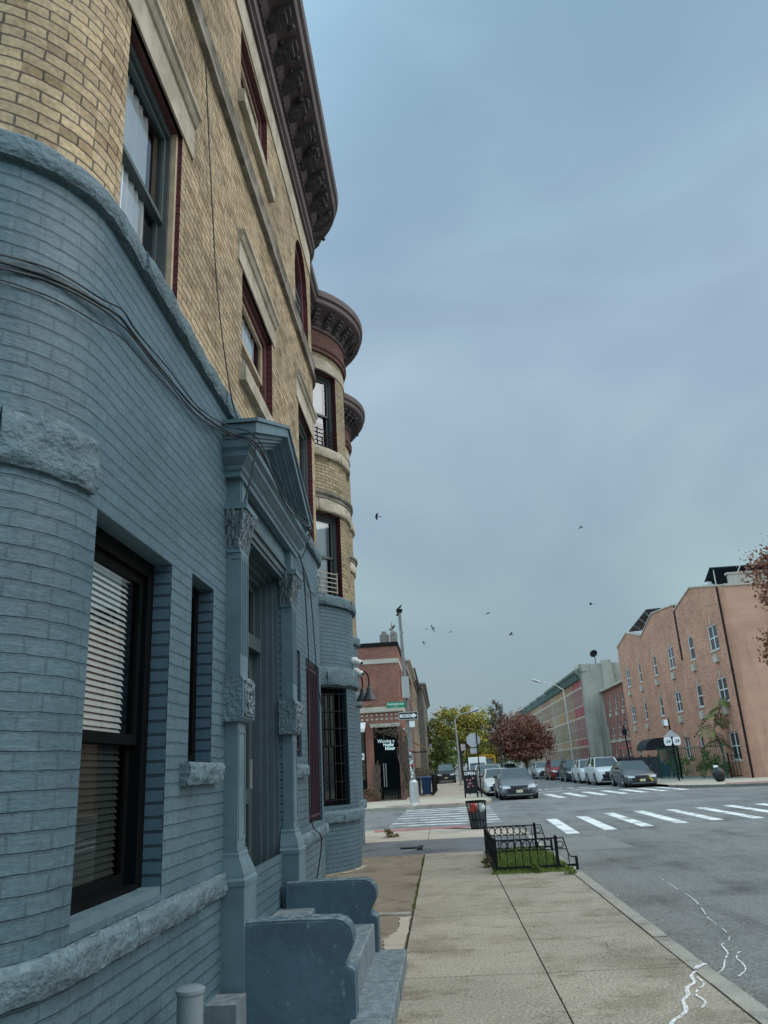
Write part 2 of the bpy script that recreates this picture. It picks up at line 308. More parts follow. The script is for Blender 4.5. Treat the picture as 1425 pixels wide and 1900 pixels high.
def wall(mb,F,s0,s1,z0,z1,ops=(),mi=0,jm=1,hm=2,off=0):
    sb=set(F.breaks(s0,s1)); zb={z0,z1}
    for o in ops: sb|={o['s0'],o['s1']}; zb|={o['z0'],o['z1']}
    sb=sorted(x for x in sb if s0-1e-6<=x<=s1+1e-6); zb=sorted(x for x in zb if z0-1e-6<=x<=z1+1e-6)
    for a,b in zip(sb,sb[1:]):
        if b-a<1e-5: continue
        for c,d in zip(zb,zb[1:]):
            m_,n_=(a+b)/2,(c+d)/2
            if any(o['s0']<m_<o['s1'] and o['z0']<n_<o['z1'] for o in ops): continue
            mb.quad(F.P(a,c,off),F.P(b,c,off),F.P(b,d,off),F.P(a,d,off),mi,[(a,c),(b,c),(b,d),(a,d)])
    for o in ops:
        if o['z1']<=z0 or o['z0']>=z1: continue
        d=o.get('d',.1); a,b,c,e=o['s0'],o['s1'],o['z0'],o['z1']
        T=frame_at(F,a,b)
        u=T.u2
        A=lambda uu,z,w_: T(uu,z,w_)
        pa=F.P(a,0,off); pb=F.P(b,0,off)
        ja=T(-u,0,-d); jb=T(u,0,-d)
        top=e
        if o.get('arch'): top=o['spring']
        mb.quad((pa[0],pa[1],c),(ja[0],ja[1],c),(ja[0],ja[1],top),(pa[0],pa[1],top),jm,[(0,c),(d,c),(d,top),(0,top)])
        mb.quad((jb[0],jb[1],c),(pb[0],pb[1],c),(pb[0],pb[1],top),(jb[0],jb[1],top),jm,[(d,c),(0,c),(0,top),(d,top)])
        if not o.get('nosill'): mb.quad((pa[0],pa[1],c),(pb[0],pb[1],c),(jb[0],jb[1],c),(ja[0],ja[1],c),o.get('sm',hm))
        if not o.get('arch'):
            mb.quad((pa[0],pa[1],e),(ja[0],ja[1],e),(jb[0],jb[1],e),(pb[0],pb[1],e),hm)
        else:
            n=14; pr=None
            for k in range(n+1):
                q=-1+2*k/n; z=o['spring']+(e-o['spring'])*math.sqrt(max(0,1-q*q)); ss=(a+b)/2+q*(b-a)/2
                po=F.P(min(max(ss,a),b),z,off); pi=T(q*u,z,-d)
                if pr:
                    mb.quad(pr[0],pr[1],pi,po,jm,[(0,0),(d,0),(d,.1),(0,.1)])
                    mb.quad(pr[0],po,(po[0],po[1],e),(pr[0][0],pr[0][1],e),mi,[(pr[2],pr[0][2]),(ss,z),(ss,e),(pr[2],e)])
                pr=(po,pi,ss)
def frame_at(F,a,b,off=0):
    A=F.at(a,off); B=F.at(b,off); c=(A+B)/2; d=(B-A).normalized(); n=Vector((d.y,-d.x))
    def T(u,v,w_): return (c.x+d.x*u+n.x*w_, c.y+d.y*u+n.y*w_, v)
    T.u2=(B-A).length/2
    return T
def sweep(mb,F,s0,s1,prof,mi=0,step=None,rough=0,rs=6,seed=0,nsub=1,caps=True):
    """closed profile [(off,z)..] swept along the path; rough displaces the outer side like split stone"""
    bs=F.breaks(s0,s1,step); pr=[]
    m=len(prof)
    for i in range(m):
        a=prof[i]; b=prof[(i+1)%m]
        n=nsub if rough else 1
        for k in range(n): pr.append((a[0]+(b[0]-a[0])*k/n,a[1]+(b[1]-a[1])*k/n))
    m=len(pr); base=len(mb.v)
    lo=min(p[0] for p in pr)
    for q in bs:
        for (o,z) in pr:
            d=0
            if rough and o>lo+.02:
                v=Vector((q*rs,z*rs*1.3,seed+o*3)); d=rough*(noise.fractal(v,1.0,2.1,3)+.45*abs(noise.noise(v*2.2)))
            p=F.P(q,z,o+d)
            dz=0
            if rough and o>lo+.02: dz=.35*rough*noise.noise(Vector((q*rs*1.2,z*rs,seed+9)))
            mb.v.append((p[0],p[1],p[2]+dz))
    acc=[0]
    for i in range(m): a=pr[i]; b=pr[(i+1)%m]; acc.append(acc[-1]+math.hypot(a[0]-b[0],a[1]-b[1]))
    for j in range(len(bs)-1):
        for i in range(m):
            k=(i+1)%m
            mb.f.append([base+j*m+i,base+(j+1)*m+i,base+(j+1)*m+k,base+j*m+k]); mb.m.append(mi)
            mb.uv.append([(bs[j],acc[i]),(bs[j+1],acc[i]),(bs[j+1],acc[i+1]),(bs[j],acc[i+1])])
    if caps:
        mb.f.append([base+i for i in range(m-1,-1,-1)]); mb.m.append(mi); mb.uv.append(None)
        e=base+(len(bs)-1)*m; mb.f.append([e+i for i in range(m)]); mb.m.append(mi); mb.uv.append(None)
def text_part(name,txt,size,T,mat,parent,ext=.002,bold=False,align='CENTER',sx=1,font_shear=0,spacing=1):
    """flat lettering laid on a plane given by T(u,v,w) -> world"""
    cu=bpy.data.curves.new('t','FONT'); cu.body=txt; cu.size=size; cu.align_x=align; cu.align_y='CENTER'; cu.extrude=ext; cu.resolution_u=2
    cu.offset=size*.018 if bold else 0; cu.shear=font_shear; cu.space_character=spacing
    o=bpy.data.objects.new('t',cu); COL.objects.link(o); dg=bpy.context.evaluated_depsgraph_get()
    me=bpy.data.meshes.new_from_object(o.evaluated_get(dg)); COL.objects.unlink(o); bpy.data.objects.remove(o)
    off=root_of(parent).location
    for v in me.vertices:
        p=T(v.co.x*sx,v.co.y,v.co.z); v.co=(p[0]-off.x,p[1]-off.y,p[2]-off.z)
    me.materials.clear(); me.materials.append(mat); me.name=name
    return link(name,me,parent)
def plane_T(c,ux,vz=(0,0,1),n=None):
    c=Vector(c); u=Vector(ux).normalized(); v=Vector(vz).normalized(); n=Vector(n) if n else u.cross(v)
    return lambda a,b,w_: tuple(c+u*a+v*b+n*w_)
# ---------------------------------------------------------------- window builder
def window(parent,T,hw,z0,z1,d=.1,fw=.06,fm=black,sm=None,gm=None,split=.5,blind=None,inner=0,name='window',bars=0,casing=None,two=False,bcol=None,arch=None,depth=.09,lowscreen=False):
    """sash window set d behind the wall face, in the frame T(u,v,w)"""
    sm=sm or fm; gm=gm or glass
    f=MB(); D=-d
    if arch:
        n=14; zs=arch
        prev=None
        for k in range(n+1):
            q=-1+2*k/n
            def pt(r,wd):
                return T(q*(hw-r),zs+(z1-zs-r)*math.sqrt(max(0,1-q*q)),wd)
            cur=(pt(0,D),pt(fw,D),pt(0,D-depth),pt(fw,D-depth))
            if prev:
                f.quad(prev[0],cur[0],cur[1],prev[1]); f.quad(prev[1],cur[1],cur[3],prev[3])
            prev=cur
        f.obox(T,-hw,-hw+fw,z0,zs,D-depth,D); f.obox(T,hw-fw,hw,z0,zs,D-depth,D)
        f.obox(T,-hw,hw,z0,z0+fw,D-depth,D)
    else:
        f.obox(T,-hw,-hw+fw,z0,z1,D-depth,D); f.obox(T,hw-fw,hw,z0,z1,D-depth,D)
        f.obox(T,-hw+fw,hw-fw,z1-fw,z1,D-depth,D); f.obox(T,-hw+fw,hw-fw,z0,z0+fw*.7,D-depth,D+.01)
    if two: f.obox(T,-fw*.4,fw*.4,z0+fw*.7,z1-fw,D-depth,D-.005)
    wf=f.build(name,fm,parent)
    i0,i1,a0,a1=-hw+fw,hw-fw,z0+fw*.7,z1-fw
    if arch: a1=z1-fw
    zm=a0+(a1-a0)*split; r=max(.02,fw*.6)
    s_=MB()
    top=a1 if not arch else arch
    # upper sash outside, lower sash behind it
    for (b,t,wo) in ((zm-r*.5,top,-.025),(a0,zm+r*.5,-.055)):
        s_.obox(T,i0,i0+r,b,t,D+wo-.03,D+wo); s_.obox(T,i1-r,i1,b,t,D+wo-.03,D+wo)
        s_.obox(T,i0+r,i1-r,t-r,t,D+wo-.03,D+wo); s_.obox(T,i0+r,i1-r,b,b+r,D+wo-.03,D+wo)
    if two:
        for (b,t,wo) in ((zm-r*.5,top,-.025),(a0,zm+r*.5,-.055)): s_.obox(T,-r*.8,r*.8,b+r,t-r,D+wo-.03,D+wo)
    s_.build('sash',sm,wf)
    for gi,(b,t,wo) in enumerate(((zm+r*.5,a1-r*.4,-.042),(a0+r,zm-r*.5,-.072))):
        g=MB(); g.quad(T(i0+r*.5,b,D+wo),T(i1-r*.5,b,D+wo),T(i1-r*.5,t,D+wo),T(i0+r*.5,t,D+wo))
        g.build('glass',glass_screen if (lowscreen and gi) else gm,wf)
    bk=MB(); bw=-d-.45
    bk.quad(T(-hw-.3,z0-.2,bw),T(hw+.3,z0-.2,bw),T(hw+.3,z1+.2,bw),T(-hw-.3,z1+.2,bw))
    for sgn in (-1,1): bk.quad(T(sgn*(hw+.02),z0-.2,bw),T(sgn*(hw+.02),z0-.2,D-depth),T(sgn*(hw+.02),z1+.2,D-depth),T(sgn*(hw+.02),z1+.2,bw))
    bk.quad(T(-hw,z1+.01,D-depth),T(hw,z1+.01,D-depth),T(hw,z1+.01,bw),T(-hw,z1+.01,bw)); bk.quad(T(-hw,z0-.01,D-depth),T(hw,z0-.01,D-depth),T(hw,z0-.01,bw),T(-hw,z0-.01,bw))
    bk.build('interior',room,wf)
    if blind:
        b=MB(); kind,lo,hi,ul,ur=blind   # fractions of opening
        zl=a0+(a1-a0)*lo; zh=a0+(a1-a0)*hi; ua=i0+(i1-i0)*ul; ub=i0+(i1-i0)*ur; wd=D-.082
        if kind=='slats':
            n=int((zh-zl)/.030)
            for k in range(n):
                z=zl+(zh-zl)*k/n; b.quad(T(ua,z,wd+.008),T(ub,z,wd+.008),T(ub,z+.0265,wd-.008),T(ua,z+.0265,wd-.008))
            b.obox(T,ua,ub,zh-.03,zh+.01,wd-.02,wd+.02); b.obox(T,ua,ub,zl-.03,zl-.012,wd-.015,wd+.015)
            b.build('blind',bcol or blind_m,wf)
        else:
            n=26
            for k in range(n):
                u0=ua+(ub-ua)*k/n; u1=ua+(ub-ua)*(k+1)/n
                w0=wd+.012*math.sin(k*1.9+.6*math.sin(k)); w1=wd+.012*math.sin((k+1)*1.9+.6*math.sin(k+1))
                if kind=='shade': w0=w1=wd
                b.quad(T(u0,zl,w0),T(u1,zl,w1),T(u1,zh,w1),T(u0,zh,w0))
            b.build('curtain',bcol or curtain_m,wf,smooth=60)
    return wf
# ================================================================ BUILDING 1 : painted brick base, yellow brick above
K=.73
def Z(z): return 1.5+K*(z-1.5)
def Y(y): return K*y
XF=-1.94*K
F1=Path([(-14,2.48),(-2.016,2.48)]+arc(-2.016,3.08,.6,-90,0,12)[1:]+[(XF,9.62)]+arc(XF-.7,9.62,.7,0,90,12)[1:]+[(-14,10.32)])
S0=F1.s[13]                                  # where the straight front begins
def sy(y): return S0+(Y(y)-3.08)
B1=thing('corner_rowhouse','yellow brick rowhouse with slate blue painted ground floor filling the left side','building',(XF,6.35,0))
def op(y0,y1,z0,z1,**k): return dict(s0=sy(y0),s1=sy(y1),z0=Z(z0),z1=Z(z1),**k)
LW=op(4.27,5.63,.80,3.08,d=.10); NW=op(6.13,6.76,1.65,3.14,d=.10); G1=op(10.64,11.27,1.75,3.22,d=.10); G2=op(11.77,13.10,.82,3.21,d=.10)
DO=op(7.50,9.90,.06,4.02,d=.30,nosill=True)
UW=op(4.29,5.52,5.22,7.08,d=.065); W2=op(7.75,9.45,5.93,7.26,d=.06); B2=op(11.56,12.95,5.22,7.40,d=.06)
W3=op(7.62,9.22,9.78,10.98,d=.06); A3=op(11.50,12.86,8.98,10.96,d=.06,arch=True); A3['spring']=Z(10.1)
ZB=Z(5.12)
mb=MB(); wall(mb,F1,0,F1.L,0,Z(.66),(),0); wall(mb,F1,0,F1.L,Z(.66),ZB,(LW,NW,G1,G2,DO),0,1,2)
mb.build('painted_wall',[painted,jamb_blue,smooth_blue],B1)
mb=MB(); wall(mb,F1,0,F1.L,ZB,8.5,(UW,W2,B2,W3,A3),0,1,2); wall(mb,F1,0,F1.L,8.5,9.9,(),0)
mb.build('brick_wall',[yellow,maroon,maroon_p],B1)
mb=MB(); mb.quad((-14,2.48,9.85),(-1.9,2.48,9.85),(-1.9,10.32,9.85),(-14,10.32,9.85)); mb.build('roof',soffit_m,B1)
# water table, split by the doorway
def rockband(F,a,b,z0,z1,o,rough,step,parent,name,mat,rs=7,seed=1,nsub=3,bev=.03):
    m=MB(); random.seed(seed); q=a
    while q<b-.01:
        q2=min(b,q+random.uniform(.75,1.15)); q2=b if b-q2<.3 else q2; e=random.uniform(-.006,.006)
        sweep(m,F,q+.003,q2-.003,[(-.02,z0),(o+e-bev*.4,z0),(o+e,z0+bev),(o+e,z1-bev*.8),(o+e-bev*.5,z1),(-.02,z1)],0,step,rough*.75,rs*.9,seed+q*3,nsub); q=q2
    return m.build(name,mat,parent,smooth=50)
rockband(F1,S0-2.2,sy(7.12),Z(.585),Z(.755),.05,.022,.035,B1,'water_table',rock_blue,9,1,4)
rockband(F1,sy(10.28),F1.L-10,Z(.585),Z(.755),.05,.022,.05,B1,'water_table',rock_blue,9,2,3)
rockband(F1,S0-2.4,F1.L-8,Z(5.05),Z(5.225),.05,.017,.045,B1,'belt_course',rock_blue,8,3,3)
# split stone lintel on the rounded corner, stones under the slim windows
rockband(F1,S0-1.5,S0-.03,2.69,2.93,.025,.030,.02,B1,'stone_lintel',rock_blue,9,5,6,.02)
for (a,b) in ((5.95,6.90),(10.5,11.45)): rockband(F1,sy(a),sy(b),Z(1.48),Z(1.645),.06,.022,.02,B1,'window_sill',rock_blue,11,7,5)
# upper trim
def band(F,a,b,prof,name,mat,parent,step=None):
    m=MB(); sweep(m,F,a,b,prof,0,step); return m.build(name,mat,parent,smooth=30)
band(F1,S0-2,F1.L-8,[(-.02,6.75),(.05,6.75),(.05,6.80),(.03,6.83),(.03,6.96),(.045,6.99),(-.02,7.0)],'string_course',stone_dirty,B1)
band(F1,S0-2,F1.L-8,[(-.02,8.46),(.014,8.46),(.014,8.86),(-.02,8.86)],'stone_band',stone,B1)
def lintel(a,b,z0,z1):
    m=MB(); sweep(m,F1,sy(a),sy(b),[(-.02,Z(z0)),(.014,Z(z0)),(.014,Z(z1)-.09),(.03,Z(z1)-.08),(.045,Z(z1)-.05),(.045,Z(z1)-.035),(.065,Z(z1)-.02),(.065,Z(z1)+.01),(-.02,Z(z1)+.02)],0)
    m.build('lintel',stone,B1)
lintel(4.06,5.80,7.08,7.56); lintel(7.54,9.60,7.26,7.66); lintel(11.32,13.2,7.40,7.86)
def sill(a,b,z0,z1,mat=stone):
    m=MB(); sweep(m,F1,sy(a),sy(b),[(-.10,Z(z0)),(.06,Z(z0)),(.06,Z(z1)-.012),(.05,Z(z1)),(-.10,Z(z1)+.012)],0); m.build('window_sill',mat,B1)
sill(7.62,9.62,5.72,5.93); sill(7.5,9.36,9.58,9.78)
# main cornice
prof=[(-.03,8.86),(.05,8.86),(.05,8.92),(.085,8.95),(.085,9.03),(.06,9.05),(.06,9.33),(.10,9.36),(.13,9.42),(.15,9.50),(.36,9.62),(.40,9.62),(.42,9.66),(.42,9.74),(.455,9.77),(.47,9.83),(.47,9.88),(-.03,9.93)]
co=band(F1,S0-3,F1.L-6,prof,'cornice',cornice_m,B1,.25)
m=MB(); q=S0-2.6
while q<F1.L-7:
    T=frame_at(F1,q-.09,q+.09)
    n=8
    for i in range(n):
        a=math.radians(90*i/n)
        d0=.08+.26*math.sin(a); z0=9.36+.24*(1-math.cos(a))
        m.obox(T,-.07+.01*math.sin(i*2),.07,z0-.03,z0+.1,.06,d0+.02*math.sin(i*3))
    for _ in range(9):
        m.ball(T(random.uniform(-.2,.2),9.52+random.uniform(-.02,.06),random.uniform(.16,.34)),random.uniform(.02,.045),6,4,sc=(1,1,.8))
    m.build('modillion',soffit_m,co,smooth=50); m=MB(); q+=.42
m=MB(); q=S0-2.6
while q<F1.L-7:
    T=frame_at(F1,q-.03,q+.03); m.obox(T,-.022,.022,9.27,9.33,.05,.085); q+=.085
sweep(m,F1,S0-2.7,F1.L-7.1,[(.04,9.31),(.09,9.31),(.09,9.345),(.04,9.345)]); m.build('dentil_course',cornice_m,co)
# ---- windows
def win(o,name='window',**k):
    T=frame_at(F1,o['s0'],o['s1']); return window(B1,T,T.u2,o['z0'],o['z1'],d=o['d'],name=name,**k)
win(LW,gm=glass_near,fw=.085,fm=black,sm=black,split=.44,blind=('slats',.02,.99,.0,.90),depth=.075,lowscreen=True)
win(NW,fw=.07,fm=black,sm=black,split=.5,gm=glass_dark,depth=.12)
win(G1,fw=.05,fm=black,gm=glass_dark,depth=.10); win(G2,fw=.06,fm=black,gm=glass_dark,depth=.10)
win(UW,fw=.055,fm=grey_sash,sm=grey_sash,split=.48,blind=('curtain',.02,.98,.0,.80),depth=.07)
T=frame_at(F1,UW['s0'],UW['s1']); m=MB(); m.obox(T,T.u2-.035,T.u2-.002,UW['z0'],UW['z1'],-.064,-.03); m.build('brick_mould',cream_wood,B1)
win(W2,fw=.07,fm=maroon_p,sm=cream_wood,split=.5,blind=('curtain',.40,.97,.05,.9),depth=.07)
win(B2,fw=.07,fm=grey_sash,sm=grey_sash,split=.5,blind=('curtain',.3,.97,.0,.9),depth=.07)
win(W3,fw=.07,fm=maroon_p,sm=cream_wood,split=.5,blind=('curtain',.5,.97,.1,.6),depth=.07)
win(A3,fw=.09,fm=maroon_p,sm=grey_sash,split=.45,arch=A3['spring'],blind=('curtain',.35,.7,.1,.9),depth=.07)
# painted sill ledge inside the big lower window opening
T=frame_at(F1,LW['s0'],LW['s1']); m=MB(); m.obox(T,-T.u2+.002,T.u2-.002,LW['z0']-.0,LW['z0']+.035,-.16,-.004); m.build('window_ledge',smooth_blue,B1)
# window guards
for o,n in ((G1,4),(G2,9)):
    T=frame_at(F1,o['s0'],o['s1']); m=MB(); h=T.u2-.03
    for k in range(n): u=-h+2*h*k/(n-1); m.obox(T,u-.008,u+.008,o['z0']+.02,o['z1']-.03,-.036,-.02)
    for z in (o['z0']+.06,o['z1']-.10): m.obox(T,-h,h,z,z+.03,-.033,-.023)
    m.build('window_guard',plain('oxblood_iron',(.035,.012,.022),.45,bs=.1),B1)
    m=MB(); m.obox(T,-h,h,o['z1']-.06,o['z1']-.004,-.098,-.05); m.build('head_trim',white,B1)
# ---- door surround --------------------------------------------------------
def bx(m,x0,x1,y0,y1,z0,z1,mi=0): m.box(x0*K,x1*K,Y(y0),Y(y1),Z(z0),Z(z1),mi)
DS=MB()
bx(DS,-1.97,-1.885,7.49,9.91,4.02,4.42)       # plain frieze above the opening
ds=DS.build('door_surround',smooth_blue,B1)
C0=8.70
for sgn in (-1,1):
    def yy(a,b): return (C0+sgn*a,C0+sgn*b) if sgn>0 else (C0-b,C0-a)
    def b_(m,x1,a,b,z0,z1,x0=-1.97): y0,y1=yy(a,b); bx(m,x0,x1,y0,y1,z0,z1)
    m=MB()
    b_(m,-1.745,1.10,1.56,-.555,.64); b_(m,-1.73,1.08,1.58,-.555,-.25)                       # pedestal
    def ring4(x,a,b,z): y0,y1=yy(a,b); return [(-1.97*K,Y(y0),Z(z)),(x*K,Y(y0),Z(z)),(x*K,Y(y1),Z(z)),(-1.97*K,Y(y1),Z(z))]
    lv=[(-1.735,1.09,1.57,.64),(-1.735,1.09,1.57,.68),(-1.748,1.11,1.555,.70),(-1.752,1.115,1.55,.73),(-1.775,1.15,1.53,.80),(-1.80,1.175,1.515,.86),(-1.80,1.175,1.515,.885),(-1.808,1.19,1.508,.90),(-1.808,1.19,1.508,.92)]
    pp=[p_ for q_ in lv for p_ in ring4(*q_)]; nl=len(lv)
    m.add(pp,[(4*i+k,4*i+(k+1)%4,4*i+4+(k+1)%4,4*i+4+k) for i in range(nl-1) for k in range(4)]+[(3,2,1,0),(4*nl-4,4*nl-3,4*nl-2,4*nl-1)])
    b_(m,-1.82,1.21,1.50,.92,2.0)                                                            # lower shaft
    for (a,b,z0,z1) in ((1.235,1.255,1.0,1.93),(1.455,1.475,1.0,1.93),(1.255,1.455,1.0,1.025),(1.255,1.455,1.905,1.93)): b_(m,-1.812,a,b,z0,z1,-1.83)
    b_(m,-1.885,1.21,1.50,2.40,3.60)                                                          # fluted shaft
    for k in range(5):
        a=1.212+.065*k; b_(m,-1.795,a,a+.024,2.62,3.60,-1.89)
    b_(m,-1.80,1.206,1.504,2.41,2.62,-1.9); b_(m,-1.80,1.206,1.504,3.54,3.602,-1.9)
    b_(m,-1.80,1.19,1.52,3.60,3.64)
    b_(m,-1.72,1.12,1.60,4.02,4.08); b_(m,-1.75,1.15,1.57,3.98,4.02)                         # abacus
    b_(m,-1.81,1.20,1.50,4.08,4.42)                                                          # block above
    for (a,b,z0,z1) in ((1.23,1.25,4.13,4.37),(1.45,1.47,4.13,4.37),(1.25,1.45,4.13,4.15),(1.25,1.45,4.35,4.37)): b_(m,-1.80,a,b,z0,z1,-1.82)
    p=m.build('pilaster',smooth_blue,ds)
    # carved block half way up
    m=MB(); y0,y1=yy(1.12,1.57)
    prof_=[( -1.775,2.0),(-1.755,2.03),(-1.755,2.38),(-1.775,2.41)]
    m.prism([(-1.97*K,Z(2.0)),(-1.785*K,Z(2.0)),(-1.755*K,Z(2.03)),(-1.755*K,Z(2.37)),(-1.775*K,Z(2.405)),(-1.80*K,Z(2.42)),(-1.97*K,Z(2.42))],'y',Y(y0),Y(y1))
    m.build('carved_block',rock_blue,p)
    # leaf carving: curled strips
    m=MB(); random.seed(3)
    for k in range(26):
        cy=random.uniform(y0+.08,y1-.08); cz=random.uniform(2.08,2.34); a=random.uniform(0,6.28); L_=random.uniform(.03,.07)
        pts=[(-1.752*K-.0+ .006*math.sin(t*3.1),Y(cy+L_*math.cos(a+t*1.6)*t),Z(cz+L_*math.sin(a+t*1.6)*t*1.1)) for t in (0,.3,.6,.9,1.1)]
        m.tube(pts,[.010,.012,.011,.008,.004],5)
    for (a,b,c,d) in ((y0+.04,y1-.04,2.05,2.065),(y0+.04,y1-.04,2.345,2.36),(y0+.04,y0+.06,2.05,2.36),(y1-.06,y1-.04,2.05,2.36)): bx(m,-1.76,-1.742,a,b,c,d)
    m.build('leaf_carving',plain('carving_paint',(.115,.15,.17),.6,var=.35,scale=25,bs=.4,bscale=60),p,smooth=60)
    # capital: flaring bell with acanthus leaves
    m=MB(); y0,y1=yy(1.20,1.51)
    nz=9
    rings=[]
    for i in range(nz):
        t=i/(nz-1); fl=.005+.085*t**2.2; zz=3.64+.36*t
        ring=[]
        for (px,py) in [(-1.95,y0-fl),(-1.82,y0-fl),(-1.82+fl,y0-fl),(-1.82+fl,(y0+y1)/2),(-1.82+fl,y1+fl),(-1.82,y1+fl),(-1.95,y1+fl)]: ring.append((px*K,Y(py),Z(zz)))
        rings.append(ring)
    pts=[p_ for r_ in rings for p_ in r_]; n=7
    m.add(pts,[(i*n+k,i*n+k+1,(i+1)*n+k+1,(i+1)*n+k) for i in range(nz-1) for k in range(n-1)])
    random.seed(5)
    for face in (0,1,2):
        for k in range(22):
            t=random.uniform(.02,.95); fl=.005+.085*t**2.2; u=random.random()
            if face==0: c=(-1.82+fl,y0-fl+(y1-y0+2*fl)*u)
            elif face==1: c=(-1.95+(.13+fl)*u,y0-fl)
            else: c=(-1.95+(.13+fl)*u,y1+fl)
            zc=3.66+.34*t
            m.ball((c[0]*K,Y(c[1]),Z(zc)),random.uniform(.012,.022),6,5,sc=(1,1,1.4))
            dx=.03 if face==0 else 0; dy=0 if face==0 else (-.03 if face==1 else .03)
            m.tube([(c[0]*K,Y(c[1]),Z(zc-.05)),((c[0]+dx*.5)*K,Y(c[1]+dy*.5),Z(zc)),((c[0]+dx)*K,Y(c[1]+dy),Z(zc+.05)),((c[0]+dx*1.6)*K,Y(c[1]+dy*1.6),Z(zc+.045))],[.012,.011,.008,.004],5)
    m.build('capital',plain('carving_paint',(.115,.15,.17)),p,smooth=60)
# entablature cornice with returns, pediment
PY0,PY1=6.96,10.44
FE=Path([(-1.97*K,Y(7.12)),(-1.80*K,Y(7.12)),(-1.80*K,Y(10.28)),(-1.97*K,Y(10.28))])
m=MB(); sweep(m,FE,0,FE.L,[(-.05,Z(4.36)),(.012,Z(4.36)),(.012,Z(4.41)),(.03,Z(4.43)),(.03,Z(4.47)),(.055,Z(4.50)),(.075,Z(4.53)),(.085,Z(4.54)),(.085,Z(4.59)),(.115,Z(4.62)),(.12,Z(4.67)),(-.05,Z(4.685))])
m.build('entablature',smooth_blue,ds)
def chev(o,i,yn=PY0,zc=4.68,zap=5.33):
    # outline between outer offset o and inner offset i below the roof line
    L1=[(Y(yn),Z(zc-o)),(Y(C0),Z(zap-o)),(Y(2*C0-yn),Z(zc-o)),(Y(2*C0-yn),Z(zc-i)),(Y(C0),Z(zap-i)),(Y(yn),Z(zc-i))]
    return L1
m=MB()
for (o,i,x1,dy) in ((-.26,-.22,-1.575,0),(-.22,-.11,-1.60,.03),(-.11,-.07,-1.66,.05),(-.07,-.035,-1.69,.07),(-.035,0,-1.74,.10),(0,.04,-1.78,.13)):
    L1=chev(i,o,PY0+dy,4.66,5.36); 
    m.prism([(a,b) for a,b in L1],'x',-1.97*K,x1*K)
m.prism([(Y(7.2),Z(4.68)),(Y(C0),Z(5.34)),(Y(10.2),Z(4.68))],'x',-1.97*K,-1.86*K)
for (s_,x1) in ((.14,-1.83),(.30,-1.845)):
    pass
m.prism([(Y(7.02),Z(4.68)),(Y(7.02),Z(4.8)),(Y(7.3),Z(4.88)),(Y(7.3),Z(4.68))],'x',-1.97*K,-1.70*K)
m.prism([(Y(10.38),Z(4.68)),(Y(10.38),Z(4.8)),(Y(10.1),Z(4.88)),(Y(10.1),Z(4.68))],'x',-1.97*K,-1.70*K)
m.build('pediment',smooth_blue,ds)
# moulded door casing, transom and door
T=frame_at(F1,DO['s0'],DO['s1']); hw=T.u2; zt=DO['z1']; zb=.47
m=MB()
for (o,w0,w1) in ((0,-.30,-.03),(.035,-.30,-.07),(.07,-.30,-.12),(.105,-.30,-.17)):
    for sg in (-1,1): m.obox(T,*sorted((sg*(hw-o),sg*(hw-o-.035))),zb,zt-o,w0,w1)
    m.obox(T,-hw+o,hw-o,zt-o-.035,zt-o,w0,w1)
m.obox(T,-hw-.03,hw+.03,zt-.01,zt+.05,.0,.045); m.obox(T,-hw-.03,hw+.03,zt+.05,zt+.08,.0,.065); m.obox(T,-hw-.02,hw+.02,zt-.05,zt-.01,-.02,.03)
m.build('door_casing',plain('casing_paint',(.055,.082,.095),.5,var=.15),ds)
m=MB(); h2=hw-.14
m.obox(T,-h2,h2,2.58,2.70,-.30,-.16)                      # transom bar
m.obox(T,-h2,-h2+.07,2.70,zt-.14,-.28,-.22); m.obox(T,h2-.07,h2,2.70,zt-.14,-.28,-.22); m.obox(T,-.03,.03,2.70,zt-.14,-.28,-.22); m.obox(T,-h2,h2,zt-.2,zt-.14,-.28,-.22)
dr=m.build('transom_frame',door_blue,ds)
g=MB(); g.quad(T(-h2,2.7,-.25),T(h2,2.7,-.25),T(h2,zt-.14,-.25),T(-h2,zt-.14,-.25)); g.build('glass',glass_dark,dr)
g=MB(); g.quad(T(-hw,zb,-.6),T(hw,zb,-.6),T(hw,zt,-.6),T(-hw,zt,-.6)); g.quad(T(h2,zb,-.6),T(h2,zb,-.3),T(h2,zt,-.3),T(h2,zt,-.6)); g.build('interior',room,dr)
m=MB()
for (a,b) in ((-h2,-.008),(.008,h2)):
    m.obox(T,a,a+.13,zb,2.58,-.30,-.245); m.obox(T,b-.13,b,zb,2.58,-.30,-.245); m.obox(T,a+.13,b-.13,2.42,2.58,-.30,-.245); m.obox(T,a+.13,b-.13,zb,zb+.28,-.30,-.245)
    m.obox(T,a+.13,b-.13,1.30,1.42,-.30,-.245); m.obox(T,a+.13,b-.13,zb+.28,1.30,-.29,-.275)
d_=m.build('entrance_door',door_blue,ds)
g=MB()
for (a,b) in ((-h2,-.008),(.008,h2)): g.quad(T(a+.13,1.42,-.27),T(b-.13,1.42,-.27),T(b-.13,2.42,-.27),T(a+.13,2.42,-.27))
g.build('glass',glass_dark,d_)
m=MB(); bp_=plain('brass_plate',(.45,.44,.40),.35,metal=.6,bs=0); m.obox(T,h2-.085,h2-.045,1.42,1.66,-.245,-.235); m.build('lock_plate',bp_,d_); m=MB(); m.obox(T,.03,.07,1.38,1.58,-.245,-.235); m.ball(T(.05,1.45,-.228),.025,10,6); m.build('door_handle',bp_,d_)
